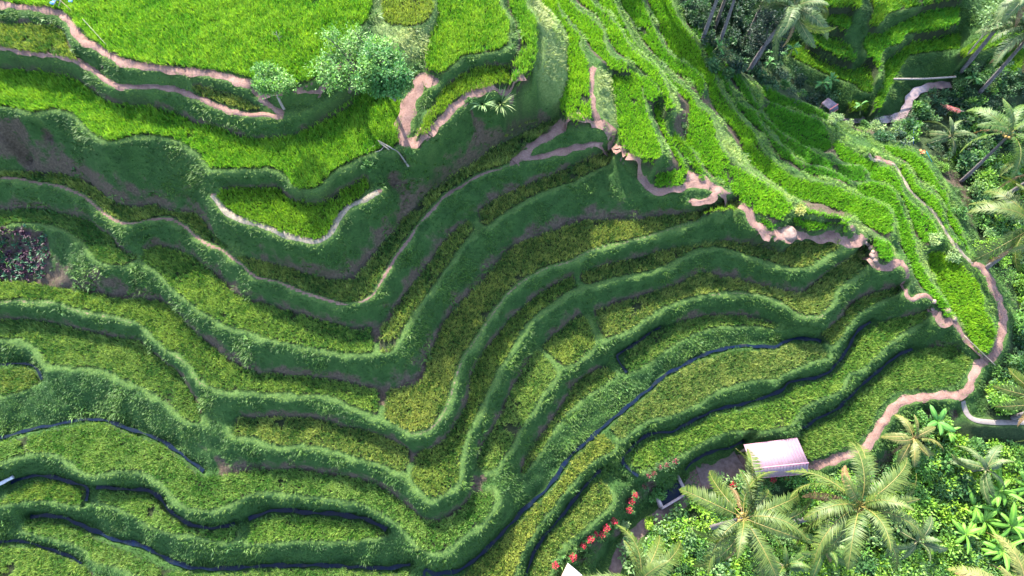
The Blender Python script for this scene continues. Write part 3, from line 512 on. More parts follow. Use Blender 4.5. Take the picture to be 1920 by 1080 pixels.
# ribbons: trodden earth paths and water
def ribbon(pts, width, zoff, wob=0.25, ncross=5, drape=True, seed=0, dome=0.0):
    d = np.gradient(pts[:, :2], axis=0); L = np.linalg.norm(d, axis=1, keepdims=True); nrm = np.stack([-d[:, 1], d[:, 0]], 1) / np.maximum(L, 1e-6)
    r = np.random.default_rng(seed); n = len(pts); s = np.concatenate([[0], np.cumsum(np.linalg.norm(np.diff(pts[:, :2], axis=0), axis=1))])
    wl = 1 + wob * (np.sin(s * 1.7 + r.random() * 9) * .5 + np.sin(s * 4.1 + r.random() * 9) * .5); wr = 1 + wob * (np.sin(s * 1.9 + r.random() * 9) * .5 + np.sin(s * 4.7 + r.random() * 9) * .5)
    V = []
    for a in np.linspace(-1, 1, ncross):
        p = pts[:, :2] + nrm * (a * width * .5 * (wl if a < 0 else wr))[:, None]
        z = (np.clip(sample(Z, p[:, 0], p[:, 1]), sample(Z, pts[:, 0], pts[:, 1]) - .05, sample(Z, pts[:, 0], pts[:, 1]) + .05) if drape else pts[:, 2]) + zoff - (0.05 * abs(a) ** 3 if drape else 0); V.append(np.column_stack([p, np.broadcast_to(z, n)]))
    V = np.stack(V, 1).reshape(-1, 3); i = np.arange(n - 1)[:, None] * ncross + np.arange(ncross - 1)[None]
    T = np.stack([i, i + ncross, i + ncross + 1, i + 1], -1).reshape(-1, 4)
    return V, T
def dense(pts, step=0.18):
    s = np.concatenate([[0], np.cumsum(np.linalg.norm(np.diff(pts[:, :2], axis=0), axis=1))]); t = np.arange(0, s[-1], step)
    return np.stack([np.interp(t, s, pts[:, c]) for c in range(3)], 1)
k = NM('trodden_earth'); a1 = k.noise(1.4, 5); a2 = k.noise(11, 5)
k.pbr(k.ramp(k.math('ADD', k.math('MULTIPLY', a1, .5), k.math('MULTIPLY', a2, .5)), [(0.28, (0.075, 0.042, 0.033)), (0.5, (0.165, 0.098, 0.082)), (0.74, (0.25, 0.160, 0.138))]), .95, .1, k.bump(a2, .8, .04)); M_DIRT = k.m
k = NM('dark_yard_earth'); k.pbr(k.ramp(k.noise(3, 5), [(0.3, (0.09, 0.06, 0.055)), (0.7, (0.17, 0.12, 0.11))]), .95, .1, k.bump(k.noise(14, 4), .6, .03)); M_YARD = k.m
M_CONC = plain_mat('old_concrete', (0.15, 0.13, 0.125), .85, .2, 4, .2)
k = NM('ditch_water'); b = k.pbr(k.ramp(k.noise(2.2, 5), [(0.35, (0.002, 0.006, 0.022)), (0.6, (0.006, 0.011, 0.018)), (0.75, (0.030, 0.028, 0.022))]), .14, .2, k.bump(k.noise(5, 3), .08, .02)); b.inputs['IOR'].default_value = 1.33; M_WATER = k.m
k = NM('brown_stream'); k.pbr(k.ramp(k.noise(1.2, 4), [(0.3, (0.10, 0.07, 0.075)), (0.7, (0.20, 0.15, 0.15))]), .15, .5, k.bump(k.noise(6, 3), .2, .03)); M_STREAM = k.m
pp = [ribbon(dense(p), w, .05, .55, 7, True, i) for i, (w, p, kd) in enumerate(PW) if kd == 'dirt']
V, T, _ = merge(pp); tag(mesh_np('dirt_path', V, T, M_DIRT, smooth_sh=True), 'pale pinkish trodden earth footpath winding along the crest and the upper bunds', 'path', kind='structure')
pp = [ribbon(dense(p), w, .05, .3, 5, True, i + 50) for i, (w, p, kd) in enumerate(PW) if kd == 'pale']
V, T, _ = merge(pp); tag(mesh_np('bund_path', V, T, plain_mat('dry_pale_earth', (.17, .145, .11), .95, .1, 9, .4, .6), smooth_sh=True), 'narrow pale dry track along the top of the bunds', 'path', kind='structure')
pp = [ribbon(dense(p), w, .05, .15, 7, True, i + 90) for i, (w, p, kd) in enumerate(PW) if kd == 'yard']
V, T, _ = merge(pp); tag(mesh_np('earth_yard', V, T, M_YARD, smooth_sh=True), 'dark trodden earth yard beside the pale roofed hut', 'yard', kind='structure')
pp = [ribbon(dense(p), w, .10, .05, 5, True, i + 90) for i, (w, p, kd) in enumerate(PW) if kd == 'concrete']
V, T, _ = merge(pp); tag(mesh_np('concrete_path', V, T, M_CONC, smooth_sh=True), 'narrow pale concrete walk curving away into the jungle', 'path', kind='structure')
pp = [ribbon(dense(p), w * .52, 0.0, .7, 3, False, i) for i, (w, p) in enumerate(CW)]
V, T, _ = merge(pp); tag(mesh_np('water', V, T, M_WATER, smooth_sh=True), 'dark blue water standing in the narrow ditches along the paddies', 'water', kind='structure')
V, T = ribbon(dense(np.column_stack([sw, np.full(len(sw), 1.95)])), .8, 0, .3, 3, False, 3)
tag(mesh_np('stream', V, T, M_STREAM, smooth_sh=True), 'shallow brown stream bending through the valley floor', 'stream', kind='structure')
# ------------------------------------------------------------------ rice and grass (uncountable: one object per kind of cover)
def blades(pts, nb, length, width, lean, col, rs, colvar=.18, droop=.5, dirv=None, two=True):
    """tufts of bent blades: 4 vertices and 2 triangles each"""
    n = len(pts); N = n * nb; r = np.random.default_rng(rs)
    p = np.repeat(pts, nb, 0); L = np.repeat(np.broadcast_to(length, n), nb) * r.uniform(.6, 1.15, N); a = r.uniform(0, 2 * np.pi, N)
    ln = lean * r.uniform(.25, 1.15, N); dx, dy = np.cos(a) * ln, np.sin(a) * ln
    if dirv is not None: d = np.repeat(dirv, nb, 0); dx += d[:, 0]; dy += d[:, 1]
    off = r.normal(0, .035, (N, 2)); p = p.copy(); p[:, :2] += off
    up = np.sqrt(np.clip(1 - (dx * dx + dy * dy) * .5, .15, 1))
    mid = p + np.stack([dx * .45, dy * .45, up * .62], 1) * L[:, None]
    tip = mid + np.stack([dx * .75, dy * .75, up * .38 - droop * ln * .5], 1) * L[:, None]
    s = np.stack([-np.sin(a), np.cos(a), 0 * a], 1) * (width * r.uniform(.7, 1.2, N))[:, None] * .5
    V = np.stack([p, mid + s, mid - s, tip], 1).reshape(-1, 3); b = np.arange(N)[:, None] * 4
    T = np.concatenate([b + np.array([[0, 1, 2]]), b + np.array([[1, 3, 2]])], 1).reshape(-1, 3)
    c = np.repeat(col, nb, 0) * (1 + colvar * r.standard_normal((N, 1))).clip(.45, 1.7); C = np.repeat(c, 4, 0).clip(.003, .9)
    return V, T, C
def scatter(step, seed, pad=110):
    r = np.random.default_rng(seed); x = np.arange(X0 + 1, X1 - 1, step); y = np.arange(Y0 + 1, Y1 - 1, step); A, B = np.meshgrid(x, y)
    A = (A + r.uniform(-.5, .5, A.shape) * step).ravel(); B = (B + r.uniform(-.5, .5, B.shape) * step).ravel(); z = sample(Z, A, B); u, v = proj(A, B, z)
    m = (u > -pad) & (u < 1920 + pad) & (v > -pad) & (v < 1080 + pad); return A[m], B[m], z[m], u[m], v[m]
def lerp(a, b, t): return np.asarray(a)[None] * (1 - t[:, None]) + np.asarray(b)[None] * t[:, None]
CROPS = {  # two leaf colours, blade length; 'shade' has the far-side shade in its colour
 'young': ((.065, .215, .012), (.200, .355, .030), .46), 'young2': ((.085, .190, .012), (.190, .300, .026), .38), 'rows': ((.14, .22, .03), (.24, .30, .06), .36),
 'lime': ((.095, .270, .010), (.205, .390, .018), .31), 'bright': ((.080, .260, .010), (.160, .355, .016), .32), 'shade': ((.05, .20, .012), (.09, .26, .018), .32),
 'valley': ((.05, .19, .014), (.15, .28, .018), .42),
 'ripe': ((.042, .120, .022), (.235, .310, .070), .36), 'ripe2': ((.038, .125, .022), (.170, .250, .060), .36), 'ripe3': ((.050, .150, .020), (.215, .320, .075), .38),
 'ripe4': ((.052, .130, .024), (.260, .325, .080), .36), 'ripe5': ((.056, .145, .022), (.240, .315, .072), .36)}
names = list(CROPS); fcrop = np.array([names.index(f['crop']) for f in FIELDS])
sx, sy, sz, su, sv = scatter(0.128, 11); fid = nearest(FID, sx, sy); ok = fid >= 0
gap = sample(vnoise(Z.shape, 6, 23), sx, sy) + .7 * sample(vnoise(Z.shape, 2, 24), sx, sy); ok &= gap > -1.9 + .4 * rng.standard_normal(len(sx)); sx, sy, sz, fid = sx[ok], sy[ok], sz[ok], fid[ok]
sz = nearest(Z, sx, sy); cr = fcrop[fid]
big = sample(vnoise(Z.shape, 10, 21), sx, sy); mid_ = sample(vnoise(Z.shape, 4, 22), sx, sy)
t = np.clip(.42 + .15 * big + .15 * mid_ + .34 * rng.standard_normal(len(sx)), 0, 1)
lo = np.array([CROPS[n_][0] for n_ in names])[cr]; hi = np.array([CROPS[n_][1] for n_ in names])[cr]; ln = np.array([CROPS[n_][2] for n_ in names])[cr]
isf = np.isin(cr, [names.index(a) for a in ('lime', 'bright', 'shade', 'young')]); ftint = 1 + np.random.default_rng(77).uniform(-.13, .13, (len(FIELDS), 3)) * np.array([1, .6, 1]); colr = lo * (1 - t[:, None]) + hi * t[:, None]; colr = colr * (1 + (ftint[fid] - 1) * np.where(isf, .35, 1.0)[:, None]); ln = ln * (1 + .10 * mid_ + .05 * big)
M_RICE = leaf_mat('rice_leaves', .35, (1.2, 1.15, .5), .16)
def rice(label, sel, seed, nb=8, lean=.5, width=.045):
    V, T, C = blades(np.column_stack([sx, sy, sz])[sel], nb, ln[sel], width, lean, colr[sel], seed)
    tag(mesh_np('rice_crop', V, T, M_RICE, C), label, 'rice', kind='stuff')
grp = {'u': ['young', 'young2', 'rows'], 'f': ['lime', 'bright', 'shade'], 'v': ['valley']}
isg = lambda L: np.isin(cr, [names.index(a) for a in L])
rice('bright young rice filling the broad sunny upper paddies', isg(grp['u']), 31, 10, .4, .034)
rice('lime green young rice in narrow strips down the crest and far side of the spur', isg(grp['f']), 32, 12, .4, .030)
rice('green rice on the small shaded terraces across the valley', isg(grp['v']), 33, 7, .42)
rice('ripening yellowish rice in the long curving terraces of the near slope', ~(isg(grp['u']) | isg(grp['f']) | isg(grp['v'])), 34, 12, .42, .030)

# grass of banks and bunds
gx_, gy_, gz_, gu, gv = scatter(0.165, 12); fid = nearest(FID, gx_, gy_); pm = sample(PATHM, gx_, gy_); bt = sample(BANKT, gx_, gy_); bu = nearest(BUND, gx_, gy_); em = sample(EARTHM, gx_, gy_)
jm = np.zeros(len(gx_), bool)
for j in JUNGLE: jm |= inside(j, gu, gv)
nb1 = sample(vnoise(Z.shape, 12, 41), gx_, gy_); nb2 = sample(vnoise(Z.shape, 5, 42), gx_, gy_); nb3 = sample(vnoise(Z.shape, 25, 43), gx_, gy_)
ch_ = nearest(CHM, gx_, gy_)
keep = ((fid == -1)) & (pm < .45 + .15 * rng.standard_normal(len(gx_))) & ~jm
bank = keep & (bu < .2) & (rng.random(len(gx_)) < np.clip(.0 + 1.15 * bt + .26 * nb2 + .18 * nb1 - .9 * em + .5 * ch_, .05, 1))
gdir = np.stack([-sample(grx, gx_, gy_), -sample(gry, gx_, gy_)], 1); gl = np.linalg.norm(gdir, axis=1, keepdims=True); gdir = gdir / np.maximum(gl, .3)
tb = np.clip(.4 + .30 * nb1 + .26 * nb2 + .18 * rng.standard_normal(len(gx_)), 0, 1); cool = np.clip(.5 + .5 * nb3, 0, 1)
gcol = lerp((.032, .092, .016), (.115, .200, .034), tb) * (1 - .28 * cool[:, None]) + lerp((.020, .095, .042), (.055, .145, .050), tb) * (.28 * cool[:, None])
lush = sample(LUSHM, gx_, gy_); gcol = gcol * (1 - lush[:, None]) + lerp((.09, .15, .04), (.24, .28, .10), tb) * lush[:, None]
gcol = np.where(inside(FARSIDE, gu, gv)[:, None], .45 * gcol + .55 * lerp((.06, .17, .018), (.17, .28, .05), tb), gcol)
gcol = np.where(inside(FARSIDE, gu, gv)[:, None] | (lush > .3)[:, None], gcol, gcol * np.array([[.62, .72, .72]]))  # shade of the risers mixed into the near-slope bank grass colour
M_GRASS = leaf_mat('bank_grass_leaves', .25, (1.1, 1.1, .6), .22)
pts = np.column_stack([gx_, gy_, gz_])
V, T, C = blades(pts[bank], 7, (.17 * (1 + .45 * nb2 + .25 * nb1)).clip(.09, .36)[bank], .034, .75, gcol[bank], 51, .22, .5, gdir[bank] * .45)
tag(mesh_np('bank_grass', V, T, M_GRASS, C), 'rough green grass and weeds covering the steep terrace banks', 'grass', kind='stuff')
bund = keep & (bu >= .2)
lipn = np.clip(bt, 0, 1); tl = np.clip(.5 + .25 * nb2 + .2 * rng.standard_normal(len(gx_)), 0, 1)
bcol = lerp((.040, .125, .024), (.150, .240, .050), tl); lon = np.where(gl[:, 0] > .45, .12, .07)
fs_ = inside(FARSIDE, gu, gv)[:, None]; bcol = np.where(fs_, lerp((.075, .20, .018), (.19, .32, .045), tl), bcol)
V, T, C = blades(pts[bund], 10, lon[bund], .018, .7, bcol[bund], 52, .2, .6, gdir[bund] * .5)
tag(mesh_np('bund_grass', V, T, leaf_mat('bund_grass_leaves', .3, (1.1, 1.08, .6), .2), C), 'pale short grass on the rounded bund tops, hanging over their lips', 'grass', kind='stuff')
# broad-leaved weeds in clumps on the banks
w_ = keep & (bu < .2) & (nb1 + .5 * nb2 > .7) & (rng.random(len(gx_)) < .12); wp = pts[w_]
V, T, C = blades(wp, 9, np.random.default_rng(5).uniform(.16, .42, len(wp)), .085, 1.0, lerp((.018, .07, .016), (.075, .15, .030), rng.random(len(wp))), 53, .2, .7)
tag(mesh_np('bank_weeds', V, T, M_GRASS, C), 'clumps of broad leaved weeds scattered over the grassy banks', 'weeds', kind='stuff')
# purple-leaved plants of the fallow plot
fp = inside(EARTH[0][2], gu, gv) & (rng.random(len(gx_)) < .45); wp = pts[fp]; r_ = rng.random(len(wp))
V, T, C = blades(wp, 9, .30, .11, .95, np.where(r_[:, None] < .55, np.array([[.045, .018, .040]]), np.array([[.03, .09, .05]])), 54, .25, .6)
tag(mesh_np('purple_weeds', V, T, M_GRASS, C), 'dark purple leaved plants covering the small fallow plot at the left edge', 'weeds', kind='stuff')
# ------------------------------------------------------------------ plant builders
def tube(pts, rad, n=7):
    pts = np.asarray(pts, float); m = len(pts); rad = np.broadcast_to(rad, m); V = []
    t = np.gradient(pts, axis=0); t /= np.maximum(np.linalg.norm(t, axis=1, keepdims=True), 1e-9); ref = np.array([0.31, 0.12, 0.94])
    if abs(t[0] @ ref) > .9: ref = np.array([.9, .3, .1])
    for i in range(m):
        a = np.cross(t[i], ref); a /= np.linalg.norm(a); b = np.cross(t[i], a); th = np.linspace(0, 2 * np.pi, n, endpoint=False)
        V.append(pts[i] + rad[i] * (np.cos(th)[:, None] * a + np.sin(th)[:, None] * b))
    V = np.vstack(V); T = []
    for i in range(m - 1):
        for j in range(n):
            p, q = i * n + j, i * n + (j + 1) % n; T += [[p, q, q + n], [p, q + n, p + n]]
    c0 = len(V); V = np.vstack([V, pts[:1], pts[-1:]])
    for j in range(n): T += [[c0, (j + 1) % n, j], [c0 + 1, (m - 1) * n + j, (m - 1) * n + (j + 1) % n]]
    return V, np.array(T)
def curve(pts, n=12):
    p = smooth(np.asarray(pts, float), max(2, n // max(1, len(pts) - 1))); return p
def diamonds(c, d, u, L, W, fold=0.0):
    """leaf faces: base c, direction d, side u; L, W arrays"""
    L = np.broadcast_to(L, len(c))[:, None]; W = np.broadcast_to(W, len(c))[:, None]; n = np.cross(d, u)
    m = c + d * L * .45 + n * fold * L; V = np.stack([c, m + u * W * .5, c + d * L, m - u * W * .5], 1).reshape(-1, 3)
    b = np.arange(len(c))[:, None] * 4; T = np.concatenate([b + [0, 1, 2], b + [0, 2, 3]], 1).reshape(-1, 3); return V, T
def unit(a): return a / np.maximum(np.linalg.norm(a, axis=-1, keepdims=True), 1e-9)
def leafcloud(cent, rad, n, L, W, c0, c1, rs, up=.35, flat=.8, shell=.55, cvar=.2):
    """leaf-sized faces through clumps: centres, radii, leaves per clump"""
    r = np.random.default_rng(rs); out = []
    for ci, (c, a) in enumerate(zip(cent, rad)):
        k = int(n * (a / np.mean(rad)) ** 2) + 4; d = unit(r.standard_normal((k, 3))); rr = a * (shell + (1 - shell) * r.random(k)) * r.uniform(.75, 1.08, k)
        p = c + d * rr[:, None] * np.array([1, 1, flat]); dr = unit(d * .7 + r.standard_normal((k, 3)) * .7 + np.array([0, 0, up * .5]))
        s = unit(np.cross(dr, unit(r.standard_normal((k, 3)) * .5 + np.array([0, 0, 1.0])))); V, T = diamonds(p, dr, s, L * r.uniform(.6, 1.3, k), W * r.uniform(.7, 1.3, k), .06)
        t = np.clip(r.normal(.5, .25, k) + r.normal(0, .18), 0, 1)[:, None]; col = (np.asarray(c0) * (1 - t) + np.asarray(c1) * t) * (1 + cvar * r.standard_normal((k, 1))).clip(.5, 1.6)
        out.append((V, T, np.repeat(col, 4, 0)))
    return merge(out)
M_LEAF = leaf_mat('broad_leaves', .35, (1.15, 1.15, .5), .15, .35)
M_PALMLEAF = leaf_mat('palm_leaflets', .3, (1.2, 1.1, .5), .15, .4)
M_BARK = plain_mat('grey_bark', (.12, .10, .09), .9, .1, 8, .4, .6)
M_PTRUNK = plain_mat('ringed_palm_trunk', (.12, .105, .11), .9, .1, 7, .35, .6)
M_TWIG = plain_mat('bleached_wood', (.21, .18, .165), .9, .1, 9, .3, .5)
M_BAMBOO = plain_mat('dry_bamboo', (.24, .20, .15), .7, .2, 9, .25, .3)
M_FLOWER = leaf_mat('red_petals', .3, (1.1, .8, .8), .15)
M_ROCK = plain_mat('pinkish_rock', (.19, .13, .11), .95, .1, 3, .4, .9)

# ---- palms
def frond_mesh(name, L, e0, bend, rs, cA, cB, crach, npair=58, wmax=.95, hang=.8, mat=None):
    r = np.random.default_rng(rs); s = np.linspace(0, 1, 15); ang = e0 - bend * s ** 1.25; dx = np.cos(ang) * L / 14; dz = np.sin(ang) * L / 14
    x = np.concatenate([[0], np.cumsum(dx[:-1])]); z = np.concatenate([[0], np.cumsum(dz[:-1])]); y = .34 * L * r.normal(0, .7) * s ** 2
    sp = np.stack([x, y, z], 1); V1, T1 = tube(sp, .035 * (1 - .85 * s) + .004, 5); C1 = np.tile(np.asarray(crach), (len(V1), 1))
    t = np.linspace(.16, .995, npair); t = np.clip(t + r.normal(0, .004, npair), 0, 1); P0 = np.stack([np.interp(t, s, sp[:, k]) for k in range(3)], 1)
    a = np.interp(t, s, ang); f = np.stack([np.cos(a), 0 * a, np.sin(a)], 1); nr = np.stack([-np.sin(a), 0 * a, np.cos(a)], 1); prof = np.sin(np.pi * np.clip(t * .93 + .09, 0, 1)) ** .65 * wmax
    out = [(V1, T1, C1)]
    for sd in (-1, 1):
        side = np.array([0, sd, 0]); fw = .42 + .5 * t; hg = hang * (1 + .35 * r.standard_normal(npair)); d1 = unit(side * 1.0 + f * fw[:, None] + nr * (.25 - .2 * t)[:, None] + r.normal(0, .07, (npair, 3)))
        d2 = unit(d1 * 1.0 - np.array([0, 0, 1.0]) * hg[:, None] * 1.3); l = prof * r.uniform(.85, 1.1, npair); w = .075 * r.uniform(.8, 1.15, npair); u = unit(np.cross(d1, nr) + f * .2)
        m = P0 + d1 * (l * .5)[:, None]; e = m + d2 * (l * .5)[:, None]; q = P0 + d1 * .02
        V = np.stack([P0 + u * (w * .35)[:, None], P0 - u * (w * .35)[:, None], m + u * (w * .5)[:, None], m - u * (w * .5)[:, None], e], 1).reshape(-1, 3); b = np.arange(npair)[:, None] * 5
        T = np.concatenate([b + [0, 1, 3], b + [0, 3, 2], b + [2, 3, 4]], 1).reshape(-1, 3); k = np.clip(r.normal(.4, .22, npair) + .25 * t, 0, 1)[:, None]
        out.append((V, T, np.repeat(np.asarray(cA) * (1 - k) + np.asarray(cB) * k, 5, 0)))
    V, T, C = merge(out); o = mesh_np(name, V, T, mat or M_PALMLEAF, C); return o
OLIVE = ((.026, .062, .009), (.088, .122, .022), (.19, .165, .05)); GREEN = ((.026, .075, .012), (.075, .132, .022), (.16, .17, .05)); BROWN = ((.06, .09, .020), (.16, .165, .045), (.30, .22, .09)); DARKP = ((.030, .075, .025), (.10, .145, .05), (.20, .20, .10))
DEAD = [frond_mesh('dead_frond', 4.0, R(-25), R(60), 190 + i, (.10, .065, .035), (.20, .13, .07), (.22, .16, .10), 40, .5, 1.1) for i in range(2)]
for o in DEAD: COL.objects.unlink(o)
FR = {}
def fronds_for(pal, L):
    key = (id(pal), round(L, 1))
    if key not in FR:
        FR[key] = [frond_mesh('frond', L * f, R(e), R(b), 100 + i, *pal, wmax=w * L / 4.5) for i, (f, e, b, w) in enumerate(((.70, 68, 80, .62), (.9, 48, 105, .8), (1.0, 32, 100, .85), (1.02, 16, 88, .85), (.95, -4, 70, .8)))]
        for o in FR[key]: COL.objects.unlink(o)
    return FR[key]
PALM_N = [0]
def palm(crown, zc, label, pal=OLIVE, L=4.4, nf=19, base=None, rt=.15, cat='palm', name='palm_tree', group=None, fruit=True, rs=0, lev=None, aim=None):
    r = np.random.default_rng(500 + rs)
    if base is not None:
        b = np.array(ground(*base))
        if zc is None:
            zz = np.linspace(b[2] + 3, b[2] + 16, 120); X, Y = unproj(np.full(120, crown[0]), np.full(120, crown[1]), zz); zc = float(zz[np.argmin(np.hypot(X - b[0], Y - b[1]))])
    x, y = unproj(crown[0], crown[1], zc)
    if base is None: bx, by = float(x) + r.uniform(-.5, .5), float(y) + r.uniform(-.5, .5); b = np.array([bx, by, hz(bx, by)])
    top = np.array([float(x), float(y), zc]) - b; root = empty(name, tuple(b), label, cat, group)
    q = curve([(0, 0, -.2), (top[0] * .18, top[1] * .18, top[2] * .33), (top[0] * .55, top[1] * .55, top[2] * .7), tuple(top)], 15)
    V, T = tube(q, np.linspace(rt * 1.35, rt * .75, len(q)) * (1 + .06 * np.sin(np.arange(len(q)) * 2.4)), 9)
    mesh_np('trunk', V, T, M_PTRUNK, parent=root, smooth_sh=True)
    kinds = fronds_for(pal, L)
    for i in range(nf):
        lvl = i / max(1, nf - 1); k = int(np.clip(lvl * 5 + r.normal(0, .3), 0, 4)) if lev is None else lev[i % len(lev)]; src = kinds[k]
        o = bpy.data.objects.new('frond', src.data); COL.objects.link(o); o.parent = root; o.location = tuple(top + np.array([0, 0, .05]))
        az = i * 2.399 + r.normal(0, .12) if aim is None else aim[i]; o.rotation_euler = (r.normal(0, .62), r.normal(0, .14), az + r.normal(0, .16)); s = r.uniform(.88, 1.06); o.scale = (s, s, s)
    for i in range(2 if L > 3.5 else 1):
        src = DEAD[(i + rs) % 2]; o = bpy.data.objects.new('dead_frond', src.data); COL.objects.link(o); o.parent = root; o.location = tuple(top + np.array([0, 0, -.12])); s = L / 4.4 * r.uniform(.7, .9); o.scale = (s, s, s); o.rotation_euler = (r.normal(0, .3), 0, r.uniform(0, 6.28)); o['label'] = 'dry brown frond hanging under the crown'
    if fruit:
        pp = []
        for j in range(7):
            a = j * .9; pp.append(blob(np.array([math.cos(a) * .28, math.sin(a) * .28, -.25 + .1 * (j % 3)]) + top, .13, 6, 5, rs=j))
        V, T, _ = merge(pp); mesh_np('coconut_cluster', V, T, M_NUT, parent=root, smooth_sh=True)
    return root
def blob(c, rad, nu=9, nv=6, rs=0, rough=.0, sq=(1, 1, 1)):
    r = np.random.default_rng(rs); V = [np.array([0, 0, 1.0])]
    for j in range(1, nv):
        for i in range(nu): a, b = 2 * np.pi * i / nu, np.pi * j / nv; V.append(np.array([math.sin(b) * math.cos(a), math.sin(b) * math.sin(a), math.cos(b)]))
    V.append(np.array([0, 0, -1.0])); V = np.array(V); V = V * (1 + rough * r.standard_normal((len(V), 1))) * rad * np.array(sq) + c; T = []
    for i in range(nu): T.append([0, 1 + i, 1 + (i + 1) % nu])
    for j in range(nv - 2):
        for i in range(nu): p, q = 1 + j * nu + i, 1 + j * nu + (i + 1) % nu; T += [[p, p + nu, q + nu], [p, q + nu, q]]
    e = len(V) - 1
    for i in range(nu): T.append([e, e - nu + (i + 1) % nu, e - nu + i])
    return V, np.array(T)
M_NUT = plain_mat('coconut_husk', (.26, .17, .05), .7, .3, 6, .3, .2)

# ---- broad-leaved trees and shrubs
def tree_thing(px, py, h, label, spread, rs, c0, c1, name='tree', cat='tree', nlimb=5, nsub=4, nleaf=60, L=.2, W=.1, clump=.55, group=None, lean=(0, 0), xyz=None, trunk_r=.12, bark=None, flat=.7):
    r = np.random.default_rng(rs); b = np.array(ground(px, py) if xyz is None else xyz); root = empty(name, tuple(b), label, cat, group); top = np.array([lean[0], lean[1], h * .55])
    parts = [tube(curve([(0, 0, -.2), tuple(top * .5 + np.array([r.normal(0, .1), r.normal(0, .1), 0])), tuple(top)], 8), np.linspace(trunk_r, trunk_r * .65, 9)[:len(curve([(0, 0, 0), (0, 0, 1), (0, 0, 2)], 8))], 7)]
    ends = []
    for i in range(nlimb):
        a = 2 * np.pi * (i + r.uniform(-.3, .3)) / nlimb; st = top * r.uniform(.55, 1.0); e = st + np.array([math.cos(a) * spread * r.uniform(.5, .8), math.sin(a) * spread * r.uniform(.5, .8), h * r.uniform(.18, .42)])
        q = curve([tuple(st), tuple((st + e) / 2 + np.array([0, 0, h * .05])), tuple(e)], 6); parts.append(tube(q, np.linspace(trunk_r * .5, trunk_r * .2, len(q)), 5))
        for j in range(nsub):
            s2 = q[min(len(q) - 1, 2 + j % 4)]; e2 = s2 + np.array([math.cos(a + r.uniform(-1.2, 1.2)) * spread * r.uniform(.2, .5), math.sin(a + r.uniform(-1.2, 1.2)) * spread * r.uniform(.2, .5), h * r.uniform(.03, .25)])
            q2 = curve([tuple(s2), tuple((s2 + e2) / 2), tuple(e2)], 4); parts.append(tube(q2, np.linspace(trunk_r * .2, trunk_r * .07, len(q2)), 4)); ends += [e2, (s2 + e2) / 2 + r.normal(0, .15, 3)]
        ends.append(e)
    V, T, _ = merge(parts); mesh_np('trunk', V, T, bark or M_BARK, parent=root, smooth_sh=True)
    ends = np.array(ends); V, T, C = leafcloud(ends, clump * r.uniform(.6, 1.25, len(ends)), nleaf, L, W, c0, c1, rs + 1, flat=flat, shell=.2)
    mesh_np('crown', V, T, M_LEAF, C, parent=root); return root
def shrub_proto(rs, rad, n, L, W, c0, c1, nm='leafy_shrub', tall=.8):
    r = np.random.default_rng(rs); root = bpy.data.objects.new(nm, None); COL.objects.link(root); st = []; ce, ra = [], []
    for i in range(7):
        a = r.uniform(0, 6.28); d = rad * r.uniform(.1, .75); e = np.array([math.cos(a) * d, math.sin(a) * d, rad * tall * r.uniform(.5, 1.2)]); st.append(tube(curve([(0, 0, -.1), tuple(e * .5 + [0, 0, .1]), tuple(e)], 4), .022, 4)); ce.append(e); ra.append(rad * r.uniform(.3, .55))
    V, T, _ = merge(st); mesh_np('stem', V, T, M_BARK, parent=root); V, T, C = leafcloud(np.array(ce), np.array(ra), n, L, W, c0, c1, rs, shell=.3); mesh_np('foliage', V, T, M_LEAF, C, parent=root)
    return root
def big_leaf(L, W, bend, rs, c0, c1, e0=R(50)):
    r = np.random.default_rng(rs); n = 9; s = np.linspace(0, 1, n); ang = e0 - bend * s; x = np.concatenate([[0], np.cumsum(np.cos(ang[:-1]) * L / (n - 1))]); z = np.concatenate([[0], np.cumsum(np.sin(ang[:-1]) * L / (n - 1))])
    w = W * np.clip(np.sin(np.pi * np.clip(s * .86 + .1, 0, 1)), 0, 1) ** .6; w[:2] *= (.06, .55); w[-1] = .02; V = []
    for k, a in enumerate((-1, -.5, 0, .5, 1)): V.append(np.stack([x, a * w * .5 * (1 + .05 * r.standard_normal(n)), z - abs(a) * w * .10 + .03 * (a == 0)], 1))
    V = np.stack(V, 1).reshape(-1, 3); T = []
    for i in range(n - 1):
        for j in range(4): p = i * 5 + j; T += [[p, p + 5, p + 6], [p, p + 6, p + 1]]
    t = np.clip(r.normal(.5, .2, (n, 1)), 0, 1); C = np.repeat(np.asarray(c0) * (1 - t) + np.asarray(c1) * t, 5, 0).reshape(n, 5, 3); C[:, 2] = np.asarray(c1) * 1.3; return V, np.array(T), C.reshape(-1, 3)
BAN_L = None
def banana_proto(rs, h, c0, c1, L=1.7, W=.5, n=8, nm='banana_plant'):
    r = np.random.default_rng(rs); root = bpy.data.objects.new(nm, None); COL.objects.link(root); q = curve([(0, 0, -.1), (.03, 0, h * .5), (.0, .05, h)], 8); V, T = tube(q, np.linspace(.11, .07, len(q)), 7); mesh_np('stem', V, T, M_STEM, parent=root, smooth_sh=True)
    for i in range(n):
        V, T, C = big_leaf(L * r.uniform(.75, 1.1), W * r.uniform(.8, 1.1), R(r.uniform(50, 105)), rs + i, c0, c1, R(r.uniform(35, 75))); o = mesh_np('leaf', V, T, M_LEAF, C, parent=root, smooth_sh=True); o.location = (0, 0, h - .05); o.rotation_euler = (r.normal(0, .3), r.normal(0, .12), i * 2.4 + r.normal(0, .7)); s = r.uniform(.6, 1.1); o.scale = (s, s, s)
    return root
M_STEM = plain_mat('green_stem', (.16, .20, .07), .6, .3, 6, .3, .2)
